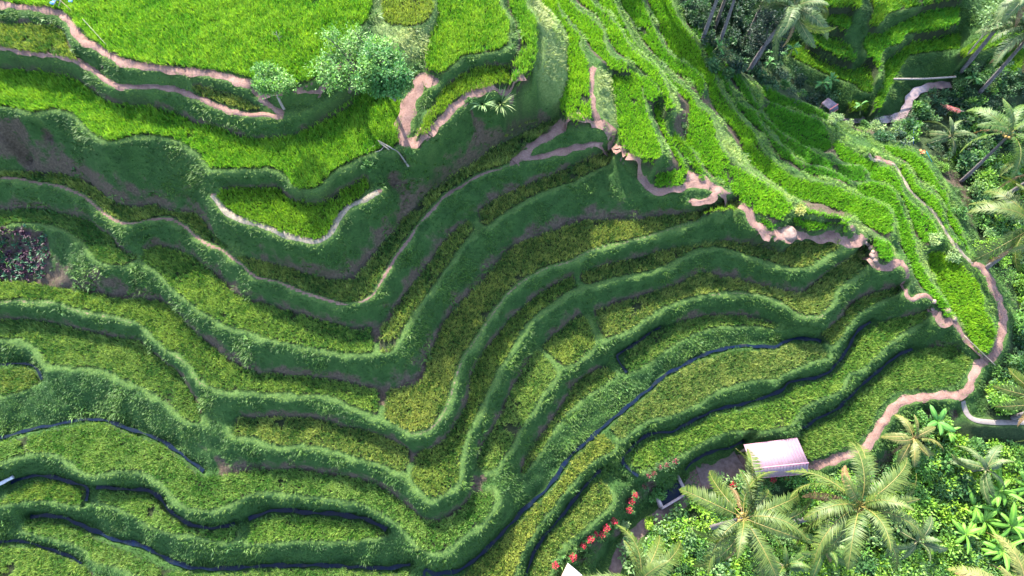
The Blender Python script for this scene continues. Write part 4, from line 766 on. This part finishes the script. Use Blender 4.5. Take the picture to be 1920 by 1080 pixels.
def grass_clump(px, py, label, n, L, c0, c1, rs, name='grass_clump', cat='plant', width=.05):
    b = ground(px, py); r = np.random.default_rng(rs); p = np.zeros((1, 3)) + np.array(b)[None]; pts = np.repeat(p, n, 0); a = r.uniform(0, 6.28, n); ln = r.uniform(.25, 1.0, n); s = np.linspace(0, 1, 5); out = []
    for i in range(n):
        l = L * r.uniform(.6, 1.1); ang = R(80) - ln[i] * R(30) - R(95) * ln[i] * s; x = np.concatenate([[0], np.cumsum(np.cos(ang[:-1]) * l / 4)]); z = np.concatenate([[0], np.cumsum(np.sin(ang[:-1]) * l / 4)]); w = width * (1 - s ** 2) + .004
        ctr = np.stack([x * math.cos(a[i]), x * math.sin(a[i]), z], 1); sd = np.array([-math.sin(a[i]), math.cos(a[i]), 0]); V = np.stack([ctr + sd * w[:, None] * .5, ctr - sd * w[:, None] * .5], 1).reshape(-1, 3); T = []
        for k in range(4): T += [[2 * k, 2 * k + 1, 2 * k + 3], [2 * k, 2 * k + 3, 2 * k + 2]]
        t = r.random(); out.append((V, np.array(T), np.asarray(c0) * (1 - t) + np.asarray(c1) * t))
    V, T, C = merge(out); o = mesh_np(name, V, T, M_LEAF, C); o.location = b; return tag(o, label, cat)
def jitter_mesh_rock(c, rad, rs, sq=(1, 1, .7)): return blob(np.array(c), rad, 11, 8, rs, .06, sq)
# ------------------------------------------------------------------ things
# ---- huts
def slab(name, c4, th, mat, parent=None, lap=0.0):
    """a four-cornered sheet of thickness th; corners in world metres, upper face given"""
    c = np.array(c4, float); n = unit(np.cross(c[1] - c[0], c[3] - c[0])[None])[0]
    if n[2] < 0: n = -n
    V = np.vstack([c, c - n * th]); F = np.array([[0, 1, 2, 3], [7, 6, 5, 4], [0, 4, 5, 1], [1, 5, 6, 2], [2, 6, 7, 3], [3, 7, 4, 0]]); o = mesh_np(name, V, F, mat); 
    if parent is not None: o.parent = parent; o.matrix_parent_inverse = Matrix.Translation(-Vector(parent.location))
    return o
def rod(name, a, b, r, mat, parent=None, n=7, sag=0.0):
    a, b = np.array(a, float), np.array(b, float); m = (a + b) / 2 + np.array([0, 0, -sag]); V, T = tube(curve([tuple(a), tuple(m), tuple(b)], 8) if sag else np.array([a, m, b]), r, n); o = mesh_np(name, V, T, mat, smooth_sh=True)
    if parent is not None: o.parent = parent; o.matrix_parent_inverse = Matrix.Translation(-Vector(parent.location))
    return o
def sheet_mat(name, c, rough=.5, metal=0.0, spacing=.22, axis=None, var=.12):
    k = NM(name); f = k.noise(1.6, 5); g = k.noise(14, 4); lo = tuple(v * (1 - var * 2) for v in c); base = k.ramp(k.math('ADD', k.math('MULTIPLY', f, .7), k.math('MULTIPLY', g, .3)), [(.3, lo), (.6, c)])
    st = k.ramp(k.noise(.9, 6, .7), [(.52, (0, 0, 0)), (.72, (1, 1, 1))]); base = k.mix(k.math('MULTIPLY', st, .45), base, tuple(v * .55 for v in c[:1]) + (c[1] * .38, c[2] * .34))
    k.pbr(base, rough, .3, k.bump(g, .25, .02), metal); return k.m
def W3(px, py, z): x, y = unproj(px, py, z); return np.array([float(x), float(y), z])
M_PINKROOF = sheet_mat('faded_pinkish_white_sheet_roof', (.225, .148, .190)); M_WHITEROOF = sheet_mat('white_painted_sheet_roof', (.30, .31, .34)); M_GREYROOF = sheet_mat('weathered_grey_sheet_roof', (.13, .115, .16), .55)
M_WOOD = plain_mat('weathered_timber', (.22, .15, .11), .85, .15, 9, .35, .4); M_REDWOOD = plain_mat('reddish_painted_board', (.42, .14, .13), .7, .2, 7, .3, .3)
def gable(name, label, UL, UR, RR, RL, LR, LL, posts_z, m1, trim, cat='hut', ribs=17):
    """ridge RL-RR, upper eave UL-UR, lower eave LL-LR"""
    c = (UL + UR + LL + LR) / 4; g = hz(c[0], c[1]); root = empty(name, (c[0], c[1], g), label, cat)
    e = np.array([0, 0, .003]); up = slab('roof', [UL, UR, RR, RL], .05, m1, root); lo = slab('roof', [RL - e, RR - e, LR, LL], .05, m1, root)
    out = []
    for k in range(ribs):
        t = (k + .5) / ribs
        for a0, a1, b0, b1 in ((UL, UR, RL, RR), (LL, LR, RL, RR)):
            a, b = a0 + (a1 - a0) * t, b0 + (b1 - b0) * t; nn = np.array([0, 0, .008]); out.append(tube(np.array([a + nn, (a + b) / 2 + nn, b + nn]), .022, 4))
    V, T, _ = merge(out); rb = mesh_np('roof_rib', V, T, m1); rb.parent = up
    rod('ridge_cap', RL + [0, 0, .03], RR + [0, 0, .03], .05, trim, root)
    for s_, (a, b) in enumerate(((UL, UR), (LL, LR))): rod('eave_board', a - [0, 0, .07], b - [0, 0, .07], .03, trim, root, 5)
    for q in (UL, UR, LR, LL):
        p = c + (q - c) * .86; gz = hz(p[0], p[1]); rod('post', (p[0], p[1], min(gz, posts_z) - .15), (p[0], p[1], q[2] - .02), .06, M_WOOD, root)
    # low plank wall on the two long sides
    for a, b in ((UL, UR), (LL, LR)):
        pa, pb = c + (a - c) * .86, c + (b - c) * .86; d = unit((pb - pa)[None])[0]; pa, pb = pa + d * .1, pb - d * .1; z0 = min(hz(pa[0], pa[1]), hz(pb[0], pb[1])); 
        n = np.array([-d[1], d[0], 0]) * .02; V = np.array([[*(pa[:2] + n[:2]), z0 - .1], [*(pb[:2] + n[:2]), z0 - .1], [*(pb[:2] - n[:2]), z0 - .1], [*(pa[:2] - n[:2]), z0 - .1], [*(pa[:2] + n[:2]), z0 + .9], [*(pb[:2] + n[:2]), z0 + .9], [*(pb[:2] - n[:2]), z0 + .9], [*(pa[:2] - n[:2]), z0 + .9]])
        F = np.array([[0, 1, 2, 3], [7, 6, 5, 4], [0, 4, 5, 1], [1, 5, 6, 2], [2, 6, 7, 3], [3, 7, 4, 0]]); w = mesh_np('wall', V, F, M_WOOD); w.parent = root; w.matrix_parent_inverse = Matrix.Translation(-Vector(root.location))
    return root
gable('shelter_hut', 'open hut with a large pale pinkish sheet roof beside the dirt path', W3(1395, 834, 2.55), W3(1495, 821, 2.55), W3(1516, 868, 3.3), W3(1410, 879, 3.3), W3(1514, 888, 2.35), W3(1412, 897, 2.35), .2, M_PINKROOF, plain_mat('pink_trim', (.38, .16, .22), .6, .3, 6, .2, .1))
gable('field_hut', 'small grey roofed hut with reddish edges among plants on the valley floor', W3(1541, 193, 4.3), W3(1553, 183, 4.3), W3(1571, 196, 4.7), W3(1556, 206, 4.7), W3(1572, 204, 4.25), W3(1556, 213, 4.25), 2.2, M_GREYROOF, M_REDWOOD, ribs=6)
a = W3(1065, 1056, 3.9); b = W3(1094, 1082, 3.9); c = W3(1041, 1106, 3.9); u_ = unit((b - a)[None])[0]; v_ = unit((c - a)[None])[0]
gable('shelter_hut', 'white roofed hut cut by the bottom edge, below a red flowering shrub', a, a + v_ * 3.6, a + v_ * 3.6 + u_ * 1.6 + [0, 0, .7], a + u_ * 1.6 + [0, 0, .7], a + v_ * 3.6 + u_ * 3.2, a + u_ * 3.2, .8, M_WHITEROOF, M_WOOD)
# ---- water tank by the yard
tz = .75; B = W3(1270, 889, tz); C_ = W3(1288, 925, tz); D_ = W3(1243, 952, tz); A_ = B + (D_ - C_); cen = (A_ + B + C_ + D_) / 4
tank = empty('water_tank', (cen[0], cen[1], hz(cen[0], cen[1])), 'dark blue water tank with pale concrete rim walls, below the terrace edge', 'water tank')
M_TANK = plain_mat('pale_rendered_wall', (.26, .20, .20), .85, .15, 5, .25, .4)
def wallbox(p, q, z0, z1, th, mat, par, nm='wall'):
    d = unit((q - p)[None])[0]; n = np.array([-d[1], d[0], 0]) * th / 2; V = []
    for z in (z0, z1):
        for s in (p + n, q + n, q - n, p - n): V.append([s[0], s[1], z])
    F = np.array([[3, 2, 1, 0], [4, 5, 6, 7], [0, 1, 5, 4], [1, 2, 6, 5], [2, 3, 7, 6], [3, 0, 4, 7]]); o = mesh_np(nm, np.array(V), F, mat); o.parent = par; o.matrix_parent_inverse = Matrix.Translation(-Vector(par.location)); return o
dd = lambda p, q: unit((q - p)[None])[0] * .09
wallbox(B, C_, -.6, tz, .18, M_TANK, tank); wallbox(C_ + dd(C_, D_), D_, -.6, tz - .004, .18, M_TANK, tank); wallbox(D_ + dd(D_, A_), A_, -.6, tz - .002, .18, M_TANK, tank); wallbox(A_ + dd(A_, B), B - dd(A_, B), -.6, tz - .006, .18, M_TANK, tank)
o = mesh_np('tank_water', np.array([[p[0], p[1], tz - .28] for p in (A_, B, C_, D_)]), np.array([[0, 1, 2, 3]]), M_WATER); o.parent = tank; o.matrix_parent_inverse = Matrix.Translation(-Vector(tank.location))

# ---- palms
palm((1395, 972), 9.5, 'large coconut palm in front of the pale roofed hut, seen from above', OLIVE, 4.7, 17, rs=1)
palm((1612, 950), 9.8, 'large coconut palm right of the pale roofed hut, below the dirt path', OLIVE, 4.9, 18, rs=2)
palm((1197, 1098), 8.0, 'coconut palm rising past the bottom edge beside the dark yard', OLIVE, 4.6, 14, rs=3)
palm((1912, 1125), 8.5, 'coconut palm with broad yellowish fronds in the bottom right corner', BROWN, 4.6, 15, rs=4)
palm((1490, 18), None, 'tall leaning coconut palm with drooping fronds at the valley edge, top', DARKP, 4.4, 17, base=(1402, 137), rs=5, rt=.16)
palm((1395, -60), None, 'thin leaning palm trunk rising out of the dark thicket, the right one of two', DARKP, 4.0, 14, base=(1348, 84), rs=6, rt=.12)
palm((1372, -75), None, 'thin leaning palm trunk at the crest strips, the left one of two', DARKP, 4.0, 14, base=(1316, 78), rs=7, rt=.13)
palm((1938, 58), None, 'coconut palm with long drooping fronds at the top right edge', DARKP, 4.6, 18, base=(1838, 172), rs=8)
palm((1925, -20), None, 'coconut palm behind the sparse sapling, its crown in the top right corner', DARKP, 4.2, 15, base=(1797, 140), rs=9)
palm((1893, 252), None, 'leaning palm with a bare curved trunk on the bushy slope below the crest', GREEN, 4.4, 12, base=(1800, 342), rs=10, rt=.13)
palm((1940, 424), None, 'palm leaning out over the junction of the crest paths', OLIVE, 5.0, 15, base=(1850, 502), rs=11, rt=.13)
palm((1968, 318), 6.0, 'palm at the right edge with one pale frond reaching left', OLIVE, 5.0, 14, rs=12)
palm((1978, 752), 5.0, 'palm at the right edge level with the concrete walk', OLIVE, 4.0, 13, rs=13)
palm((1783, 256), ground(1783, 256)[2] + 1.5, 'low stemless palm with pale arching fronds on the valley side', DARKP, 2.7, 11, rs=14, rt=.10, fruit=False)
palm((1712, 822), ground(1712, 822)[2] + 2.4, 'small brownish palm below the dirt path near the banana plant', BROWN, 2.6, 11, rs=15, rt=.10, fruit=False)
palm((1848, 880), ground(1848, 880)[2] + 2.6, 'small palm with upright grey green fronds in the thicket below the concrete walk', DARKP, 2.8, 10, rs=16, rt=.10, fruit=False)
palm((1545, 1025), ground(1545, 1025)[2] + 2.6, 'young bright green palm between the two large palms at the bottom', GREEN, 3.0, 12, rs=17, rt=.09, fruit=False)
palm((1470, 1062), ground(1470, 1062)[2] + 2.0, 'young green palm at the bottom edge under the large palm by the hut', GREEN, 2.8, 11, rs=18, rt=.09, fruit=False)
palm((1720, 1015), ground(1720, 1015)[2] + 2.2, 'dark feathery young palm right of the large palm below the path', DARKP, 2.6, 10, rs=19, rt=.09, fruit=False)

# ---- trees of the upper terraces
PALE = ((.055, .165, .030), (.150, .290, .070)); DEEP = ((.035, .130, .035), (.090, .220, .065))
cx_, cy_ = unproj(668, 108, 22.0); b_ = ground(655, 172)
tree_thing(655, 172, 4.6, 'large feathery pale green tree spreading over the bank between the upper paddies', 2.35, 61, *PALE, nlimb=10, nsub=6, nleaf=40, L=.19, W=.085, clump=.55, lean=(float(cx_) - b_[0], float(cy_) - b_[1]), trunk_r=.16)
cx_, cy_ = unproj(724, 118, 23.6); b_ = ground(716, 172)
tree_thing(716, 172, 6.6, 'dense deep green tree at the right of the large feathery one', 1.45, 63, *DEEP, nlimb=7, nsub=5, nleaf=85, L=.20, W=.10, clump=.55, lean=(float(cx_) - b_[0], float(cy_) - b_[1]), trunk_r=.13, flat=.9)
tree_thing(533, 205, 3.6, 'small slender tree with pale leaves standing on the bank beside the upper path', 1.0, 65, *PALE, nlimb=5, nsub=4, nleaf=50, L=.19, W=.085, clump=.42, lean=(.1, .1), trunk_r=.09, bark=M_TWIG)
tree_thing(1812, 105, 6.5, 'sparse pale stemmed sapling in front of the top right palms', 1.7, 67, (.08, .17, .07), (.20, .30, .14), nlimb=7, nsub=4, nleaf=14, L=.24, W=.12, clump=.5, trunk_r=.08, bark=M_TWIG)
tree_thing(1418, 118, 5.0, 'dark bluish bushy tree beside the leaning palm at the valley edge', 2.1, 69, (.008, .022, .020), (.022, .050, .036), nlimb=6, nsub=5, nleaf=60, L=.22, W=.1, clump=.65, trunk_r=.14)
# unseen trees added beyond the top edge so their crowns shade the valley
for i, (x_, y_, zc_, sp_) in enumerate(((6.3, 53.6, 21, 2.0), (11.2, 49.4, 21, 2.2), (14.6, 47.6, 20, 2.6), (18.2, 45.6, 19, 2.8), (21.2, 45.2, 17.6, 2.2), (22.6, 53.5, 19, 2.4), (27.0, 58.0, 18.5, 2.6), (35, 54.5, 17, 2.2))):
    g_ = hz(x_, y_); tree_thing(0, 0, zc_ - g_, 'tall unseen tree added beyond the top edge to shade the head of the valley', sp_, 200 + i, *DEEP, nlimb=6, nsub=5, nleaf=42, L=.34, W=.17, clump=.85, xyz=(x_, y_, g_), trunk_r=.17, group='unseen shade trees beyond the top edge')
# ---- shrubs
protos = {}
WALK = np.array([(1806, 752), (1809, 768), (1815, 780), (1832, 789), (1862, 792), (1960, 791)], float)
def by_walk(px, py): return seg_dist(WALK, np.array([[px]], float), np.array([[py - 8]], float))[0][0, 0] < 38
def proto_shrub(key, *a, **k): protos[key] = shrub_proto(*a, **k)
proto_shrub('a', 71, .75, 90, .20, .10, (.035, .12, .03), (.10, .22, .05)); proto_shrub('b', 72, .75, 100, .16, .08, (.06, .17, .025), (.17, .31, .05)); proto_shrub('c', 73, .75, 60, .26, .14, (.02, .075, .03), (.06, .14, .05))
proto_shrub('pale', 74, .7, 80, .20, .07, (.13, .24, .09), (.30, .38, .18)); proto_shrub('yellow', 75, .6, 80, .15, .08, (.17, .24, .06), (.38, .36, .12)); proto_shrub('lime', 76, .6, 80, .16, .08, (.14, .30, .02), (.28, .40, .05))
used = set()
def shrub(key, px, py, s, label, group=None, cat='shrub', rz=None, xyz=None):
    p = ground(px, py) if xyz is None else xyz; o = protos[key]; rz = random.uniform(0, 6.28) if rz is None else rz
    if key not in used: used.add(key); o.location = p; o.rotation_euler = (0, 0, rz); o.scale = (s, s, s); tag(o, label, cat, group); return o
    c = copy_thing(o, p, rz, s, label, group); c['category'] = cat
    if key[:3] == 'ban': c.rotation_euler = (random.uniform(-.35, .35), random.uniform(-.35, .35), rz)
    if group is None and 'group' in c: del c['group']
    return c
shrub('yellow', 1496, 402, .95, 'yellowish flowering bush beside the pale boulder on the crest path')
shrub('pale', 1748, 452, .9, 'pale green bush on the bund above the lower lime green paddy')
shrub('pale', 1782, 484, 1.0, 'second pale bush, lower down the same bund near the path junction')
shrub('pale', 1560, 228, 1.0, 'pale leafy bush below the small grey roofed hut'); shrub('pale', 1588, 238, .8, 'pale bush by the stream, right of the one below the small hut'); shrub('pale', 1640, 245, 1.0, 'pale bush at the bend of the brown stream'); shrub('a', 1618, 240, .8, 'green bush between the two pale bushes by the stream')
shrub('lime', 1218, 985, .9, 'bright yellow green bush in the yard between red flowers')
shrub('a', 1232, 930, .9, 'dark green bush growing in front of the water tank'); shrub('pale', 1168, 985, .7, 'pale little bush beside the row of red flowers')
shrub('a', 690, 312, .55, 'leafy weed bush on the lip of the bright paddy by the dead branch'); shrub('a', 700, 318, .45, 'smaller weed bush just below the lip of the bright paddy')
shrub('c', 1330, 130, 1.0, 'dark broad leaved bush at the foot of the left thin palm'); shrub('c', 1365, 145, .9, 'dark bush beside the base of the leaning palm'); shrub('a', 1470, 165, .8, 'teal green bush on the valley side below the strips'); shrub('a', 1420, 185, .45, 'little bush growing on the shaded strip terrace')
shrub('a', 1500, 180, .7, 'green bush just above the small grey hut'); shrub('c', 1725, 215, 1.3, 'dark bush beside the stream under the top right palms'); shrub('c', 1700, 245, 1.2, 'dark bush below the bend of the stream')
shrub('a', 768, 290, .5, 'low bush behind the dead branch'); shrub('a', 880, 195, .35, 'small bush beside the spiky clump on the upper path')
shrub('b', 1765, 320, .8, 'sunlit bush below the tip of the crest strips'); shrub('a', 1795, 405, .9, 'green bush where the fronds cross the crest edge')
G = 'leafy shrubs massed in the jungle'
r = np.random.default_rng(81); n_ = 0; placed = []
while n_ < 64:
    px, py = r.uniform(1490, 1935), r.uniform(300, 1085)
    if not inside(JUNGLE[0], np.array([[px]]), np.array([[py]]))[0, 0]: continue
    if by_walk(px, py): continue
    if py > 895 and px < 1660 and r.random() < .6: continue
    if any(math.hypot(px - a, py - b) < 26 for a, b in placed): continue
    placed.append((px, py)); key = 'abc'[int(r.choice(3, p=[.35, .45, .2]))]; shrub(key, px, py, r.uniform(.9, 1.9), 'leafy green shrub among many in the sunlit jungle below the crest and dirt path', G); n_ += 1
# red flowering shrubs
rf = shrub_proto(91, .42, 45, .13, .07, (.04, .12, .03), (.10, .20, .05), 'flowering_shrub'); rr_ = np.random.default_rng(92); fl = []
V, T, C = leafcloud(np.array([[math.cos(a) * d, math.sin(a) * d, .45 + .1 * math.cos(a * 3)] for a, d in ((0, .03), (1, .14), (2.2, .15), (3.5, .13), (4.6, .15), (5.6, .12))]), np.full(6, .12), 17, .085, .07, (.36, .006, .045), (.56, .045, .085), 93, shell=.5, cvar=.12); mesh_np('flowers', V, T, M_FLOWER, C, parent=rf)
protos['red'] = rf
rm = shrub_proto(94, .40, 45, .13, .07, (.03, .09, .03), (.07, .14, .05), 'flowering_shrub'); V, T, C = leafcloud(np.array([[math.cos(a) * d, math.sin(a) * d, .42] for a, d in ((0, .03), (1.5, .12), (3, .13), (4.6, .12))]), np.full(4, .12), 15, .08, .065, (.20, .03, .06), (.36, .12, .14), 95, shell=.5, cvar=.12); mesh_np('flowers', V, T, M_FLOWER, C, parent=rm); protos['mauve'] = rm
for (px, py, s) in ((1184, 941, 1.1), (1178, 956, 1.0), (1189, 930, .8), (1149, 980, 1.05), (1137, 991, 1.1), (1130, 1003, 1.1), (1115, 1003, 1.0), (1104, 1012, 1.1), (1092, 1024, .9)): shrub('red', px, py, s, 'red flowering shrub in the row along the lowest paddy beside the yard', 'red flowers lining the yard')
shrub('red', 1072, 1046, 1.1, 'red flowering shrub just above the white roof corner'); shrub('red', 1042, 1060, 1.0, 'lone red flowering shrub left of the white roof'); shrub('red', 1251, 992, 1.0, 'red flowering shrub in the yard beside the large palm')
for (px, py, s) in ((1371, 909, 1.0), (1385, 903, .9), (1421, 902, .8), (1444, 900, 1.0), (1472, 899, .8)): shrub('red', px, py, s, 'red flowering shrub under the eave of the pale roofed hut', 'red flowers in front of the hut')
for (px, py, s) in ((1214, 893, 1.0), (1224, 889, 1.0), (1236, 879, .9), (1248, 873, .9), (1264, 866, 1.1), (1206, 913, .9)): shrub('mauve', px, py, s, 'dusky pink flowering shrub on the terrace lip above the water tank', 'pink flowers above the tank')
# ---- bananas
bp = banana_proto(101, 1.5, (.045, .17, .03), (.105, .26, .05)); protos['ban'] = bp; bp2 = banana_proto(111, 1.8, (.05, .17, .016), (.13, .28, .035), 1.9, .38, 9); protos['ban2'] = bp2; bd = banana_proto(121, 1.4, (.025, .10, .025), (.07, .19, .045), 1.5, .38); protos['band'] = bd
shrub('ban', 1738, 798, .95, 'bright green banana plant below the dirt path', cat='banana plant'); shrub('ban2', 1762, 815, .6, 'small banana plant right of the bright green one', cat='banana plant')
G2 = 'banana plants in the jungle corner'
for (px, py, s) in ((1850, 930, 1.1), (1890, 950, 1.15), (1870, 985, 1.2), (1910, 1000, 1.1), (1835, 990, 1.0), (1905, 910, 1.0), (1800, 1015, .9), (1870, 1035, 1.0), (1790, 950, .9)): shrub('ban2', px, py, s, 'yellow green banana plant in the sunny lower right jungle', G2, 'banana plant')
for (px, py, s, l) in ((1875, 335, .9, 'banana plant on the bushy slope under the leaning palm'), (1455, 118, .9, 'banana plant right of the leaning palm base in the valley shade'), (1478, 108, .8, 'banana plant nearest the valley terraces, right of the leaning palm'), (1440, 135, .7, 'small banana plant beside the leaning palm base'), (1335, 100, .7, 'banana plant between the two thin palm trunks'), (1530, 165, .8, 'banana plant behind the small grey hut'), (1552, 160, .75, 'upright banana plant behind and right of the small grey hut'), (1612, 215, .7, 'banana plant with one pale leaf beside the stream'), (1805, 165, .9, 'banana plant under the top right palms')): shrub('band', px, py, s, l, None, 'banana plant')
# ---- clumps and small things on the terraces
grass_clump(938, 205, 'pale spiky leaved clump beside the rocky spot on the upper path', 90, 1.5, (.14, .24, .07), (.30, .36, .17), 131, 'spiky_plant', 'plant', .085)
grass_clump(905, 203, 'darker spiky clump left of the pale spiky one', 60, 1.2, (.12, .24, .08), (.26, .38, .18), 132, 'spiky_plant', 'plant', .08)
# dead branch and bamboo on the bank
g0 = np.array(ground(742, 290)); root = empty('dead_branch', tuple(g0), 'bleached dead branch lying on the bank below the path fork', 'branch')
def gp(px, py, up=.12): p = np.array(ground(px, py)); p[2] += up; return p
for nm, ch in (('trunk', [(767, 316), (758, 303), (748, 290), (738, 283)]), ('twig', [(738, 283), (720, 275), (705, 276), (688, 285)]), ('twig', [(722, 277), (715, 286), (704, 290)])):
    q = curve([gp(a, b, .2) for a, b in ch], 8); V, T = tube(q, np.linspace(.08, .025, len(q)) if nm == 'trunk' else np.linspace(.04, .012, len(q)), 6); o = mesh_np(nm, V, T, M_TWIG, smooth_sh=True); o.parent = root; o.matrix_parent_inverse = Matrix.Translation(-Vector(root.location))
def pole(name, p, q, rad, label, cat, mat=None, up=(.15, .15)):
    a, b = gp(*p, up[0]), gp(*q, up[1]); V, T = tube(np.linspace(a, b, 9), rad, 7); o = mesh_np(name, V - a, T, mat or M_BAMBOO, smooth_sh=True); o.location = a; return tag(o, label, cat)
pole('bamboo_pole', (711, 270), (737, 286), .045, 'upper of two short bamboo poles lying by the dead branch', 'pole', up=(.35, .4)); pole('bamboo_pole', (714, 274), (732, 289), .04, 'lower of two short bamboo poles lying by the dead branch', 'pole', up=(.35, .4))
# bamboo frame with blue scraps by the first path
c0 = gp(121, 12, .0); root = empty('bamboo_stand', tuple(c0), 'small bamboo stand with scraps of blue plastic beside the top left path', 'stand'); M_BLUE = plain_mat('blue_plastic', (.06, .16, .55), .5, .3, 8, .3, .2)
for a, b in (((108, 18), (128, 0)), ((116, 21), (132, 5))): rod('stick', gp(*a, .35), gp(*b, .75), .025, M_BAMBOO, root)
rod('stick', gp(112, 3, .5), gp(141, 29, .4), .022, M_WOOD, root)
for (px, py, s_) in ((105, 13, .16), (113, 6, .13), (138, 10, .12)): V, T = blob(gp(px, py, .35), s_, 7, 5, 3, .2, (1.4, 1, .35)); o = mesh_np('plastic_scrap', V, T, M_BLUE); o.parent = root; o.matrix_parent_inverse = Matrix.Translation(-Vector(root.location))
pole('bamboo_pole', (166, 50), (206, 93), .013, 'long thin pole leaning along the edge of the big upper paddy', 'pole', M_TWIG, up=(.65, .35))
pole('stick', (211, 97), (207, 113), .02, 'short dark stick lying across the upper path', 'stick', M_WOOD, up=(.1, .12))
p0 = gp(527, 84, 0); root = empty('dry_sapling', tuple(p0), 'little bleached dry sapling standing alone in the big upper paddy', 'sapling')
rod('stem', p0, p0 + [0, .05, 1.0], .015, M_TWIG, root)
for k_ in range(7): a_ = k_ * .9; rod('twig', p0 + [0, .04, .5 + .07 * k_], p0 + [math.cos(a_) * .28, math.sin(a_) * .28, .75 + .08 * k_], .009, M_TWIG, root, 4)
# boulder and stones on the crest path
def rock(px, py, s, label, rs, sq=(1, 1, .7), group=None, nm='stone'):
    p = gp(px, py, .1 * s); V, T = jitter_mesh_rock((0, 0, 0), s, rs, sq); o = mesh_np(nm, V, T, M_ROCK, smooth_sh=True); o.location = p; o.rotation_euler = (0, 0, rs * .7); return tag(o, label, 'rock', group)
rock(1477, 439, .60, 'large pale flattish boulder jutting from the crest path', 3, (1.1, 1.15, .5), None, 'boulder')
for i, (px, py, s) in enumerate(((1621, 455, .16), (1627, 459, .18), (1632, 466, .22), (1636, 474, .17), (1634, 481, .24), (1640, 488, .2))): rock(px, py, s, 'pinkish stone in the rough steps below the crest path bend', 10 + i, (1, 1.2, .8), 'stones of the rough steps')
rock(1775, 583, .30, 'rounded stone at the upper side of the small earth landing', 21); rock(1786, 598, .26, 'reddish stone at the lower side of the small earth landing', 22, (1.2, .9, .7)); rock(1750, 566, .20, 'small pinkish stone above the earth landing', 23); rock(1748, 580, .16, 'dark little stone left of the earth landing', 24)
# handrail, bridge pole, pipe, marker
pole('bamboo_rail', (1800, 634), (1857, 689), .035, 'pale bamboo rail alongside the lower crest path', 'rail', up=(.5, .55))
a, b = W3(1676, 148, 3.9), W3(1792, 144, 3.4); V, T = tube(curve([a, (a + b) / 2 - [0, 0, .12], b], 10), .085, 8); o = mesh_np('bridge_pole', V - a, T, M_TWIG, smooth_sh=True); o.location = a; tag(o, 'long grey pole spanning the valley above the brown stream', 'pole')
q = curve([gp(-14, 912, .35), gp(6, 909, .35), gp(22, 901, .38), gp(33, 896, .38)], 9); V, T = tube(q, .13, 9); o = mesh_np('drain_pipe', V - q[0], T, plain_mat('white_pipe', (.38, .37, .40), .45, .4, 5, .12, .05), smooth_sh=True); o.location = q[0]; tag(o, 'short white drain pipe sticking in from the left edge', 'pipe')
p = gp(1747, 304, 0); root = empty('marker_flag', tuple(p), 'leaning teal pole with a small orange cloth at the tip of the strips', 'flag'); q1 = W3(1737, 284, p[2] + .75); rod('pole', p, q1, .035, plain_mat('teal_paint', (.02, .24, .25), .5, .3), root)
V, T, C = leafcloud(np.array([W3(1729, 284, p[2] + .8)]), np.array([.16]), 18, .2, .16, (.75, .22, .08), (.80, .45, .30), 141, shell=.1); o = mesh_np('cloth', V, T, M_FLOWER, C); o.parent = root; o.matrix_parent_inverse = Matrix.Translation(-Vector(root.location))
pole('dark_stake', (1703, 250), (1711, 272), .03, 'dark blue stake standing at the edge of the valley bushes', 'stake', plain_mat('dark_blue_paint', (.02, .05, .16), .5, .3), up=(.9, .1))
p = gp(1772, 220, 1.0); o = frond_mesh('fallen_frond', 2.2, R(8), R(25), 151, (.34, .06, .07), (.45, .16, .14), (.50, .38, .33), 26, .45); o.location = tuple(np.array(ground(1795, 222)) + [0, 0, 1.0]); o.rotation_euler = (0, 0, R(175)); tag(o, 'dry reddish frond lying on the bushes above the low palm', 'frond')

# ---- jungle ground cover (uncountable mass)
def undergrowth(poly, n, label, rs, cols, smin, smax, keepout=()):
    r = np.random.default_rng(rs); out = []; cnt = 0
    while cnt < n:
        px, py = r.uniform(poly[:, 0].min(), min(1960, poly[:, 0].max())), r.uniform(max(-40, poly[:, 1].min()), min(1110, poly[:, 1].max()))
        if not inside(poly, np.array([[px]]), np.array([[py]]))[0, 0]: continue
        if by_walk(px, py): continue
        cnt += 1; g = np.array(ground(px, py)); rad = r.uniform(smin, smax); c0, c1 = cols[r.integers(len(cols))]; k = r.integers(3, 6); ce = g + np.stack([r.normal(0, rad * .5, k), r.normal(0, rad * .5, k), rad * r.uniform(.2, .9, k)], 1)
        L = r.choice([.14, .2, .3]); out.append(leafcloud(ce, rad * r.uniform(.35, .6, k), int(55 * rad / L * .22) + 10, L, L * r.uniform(.35, .6), c0, c1, int(r.integers(1e6)), shell=.35))
    V, T, C = merge(out); return tag(mesh_np('undergrowth', V, T, M_LEAF, C), label, 'undergrowth', kind='stuff')
SUN = [((.04, .135, .022), (.12, .25, .045)), ((.075, .205, .016), (.20, .34, .038)), ((.025, .085, .022), (.065, .16, .045)), ((.07, .165, .05), (.18, .28, .11)), ((.10, .25, .016), (.23, .36, .038))]  # leaf colours with sunlit yellow-green worked in
DRK = [((.015, .05, .02), (.04, .10, .035)), ((.02, .07, .03), (.05, .13, .05)), ((.010, .035, .025), (.03, .07, .04))]  # darker leaf colours, with the valley shade worked in
undergrowth(JUNGLE[0], 620, 'dense sunlit mass of jungle leaves and ferns below the paths', 161, SUN, .5, 1.5)
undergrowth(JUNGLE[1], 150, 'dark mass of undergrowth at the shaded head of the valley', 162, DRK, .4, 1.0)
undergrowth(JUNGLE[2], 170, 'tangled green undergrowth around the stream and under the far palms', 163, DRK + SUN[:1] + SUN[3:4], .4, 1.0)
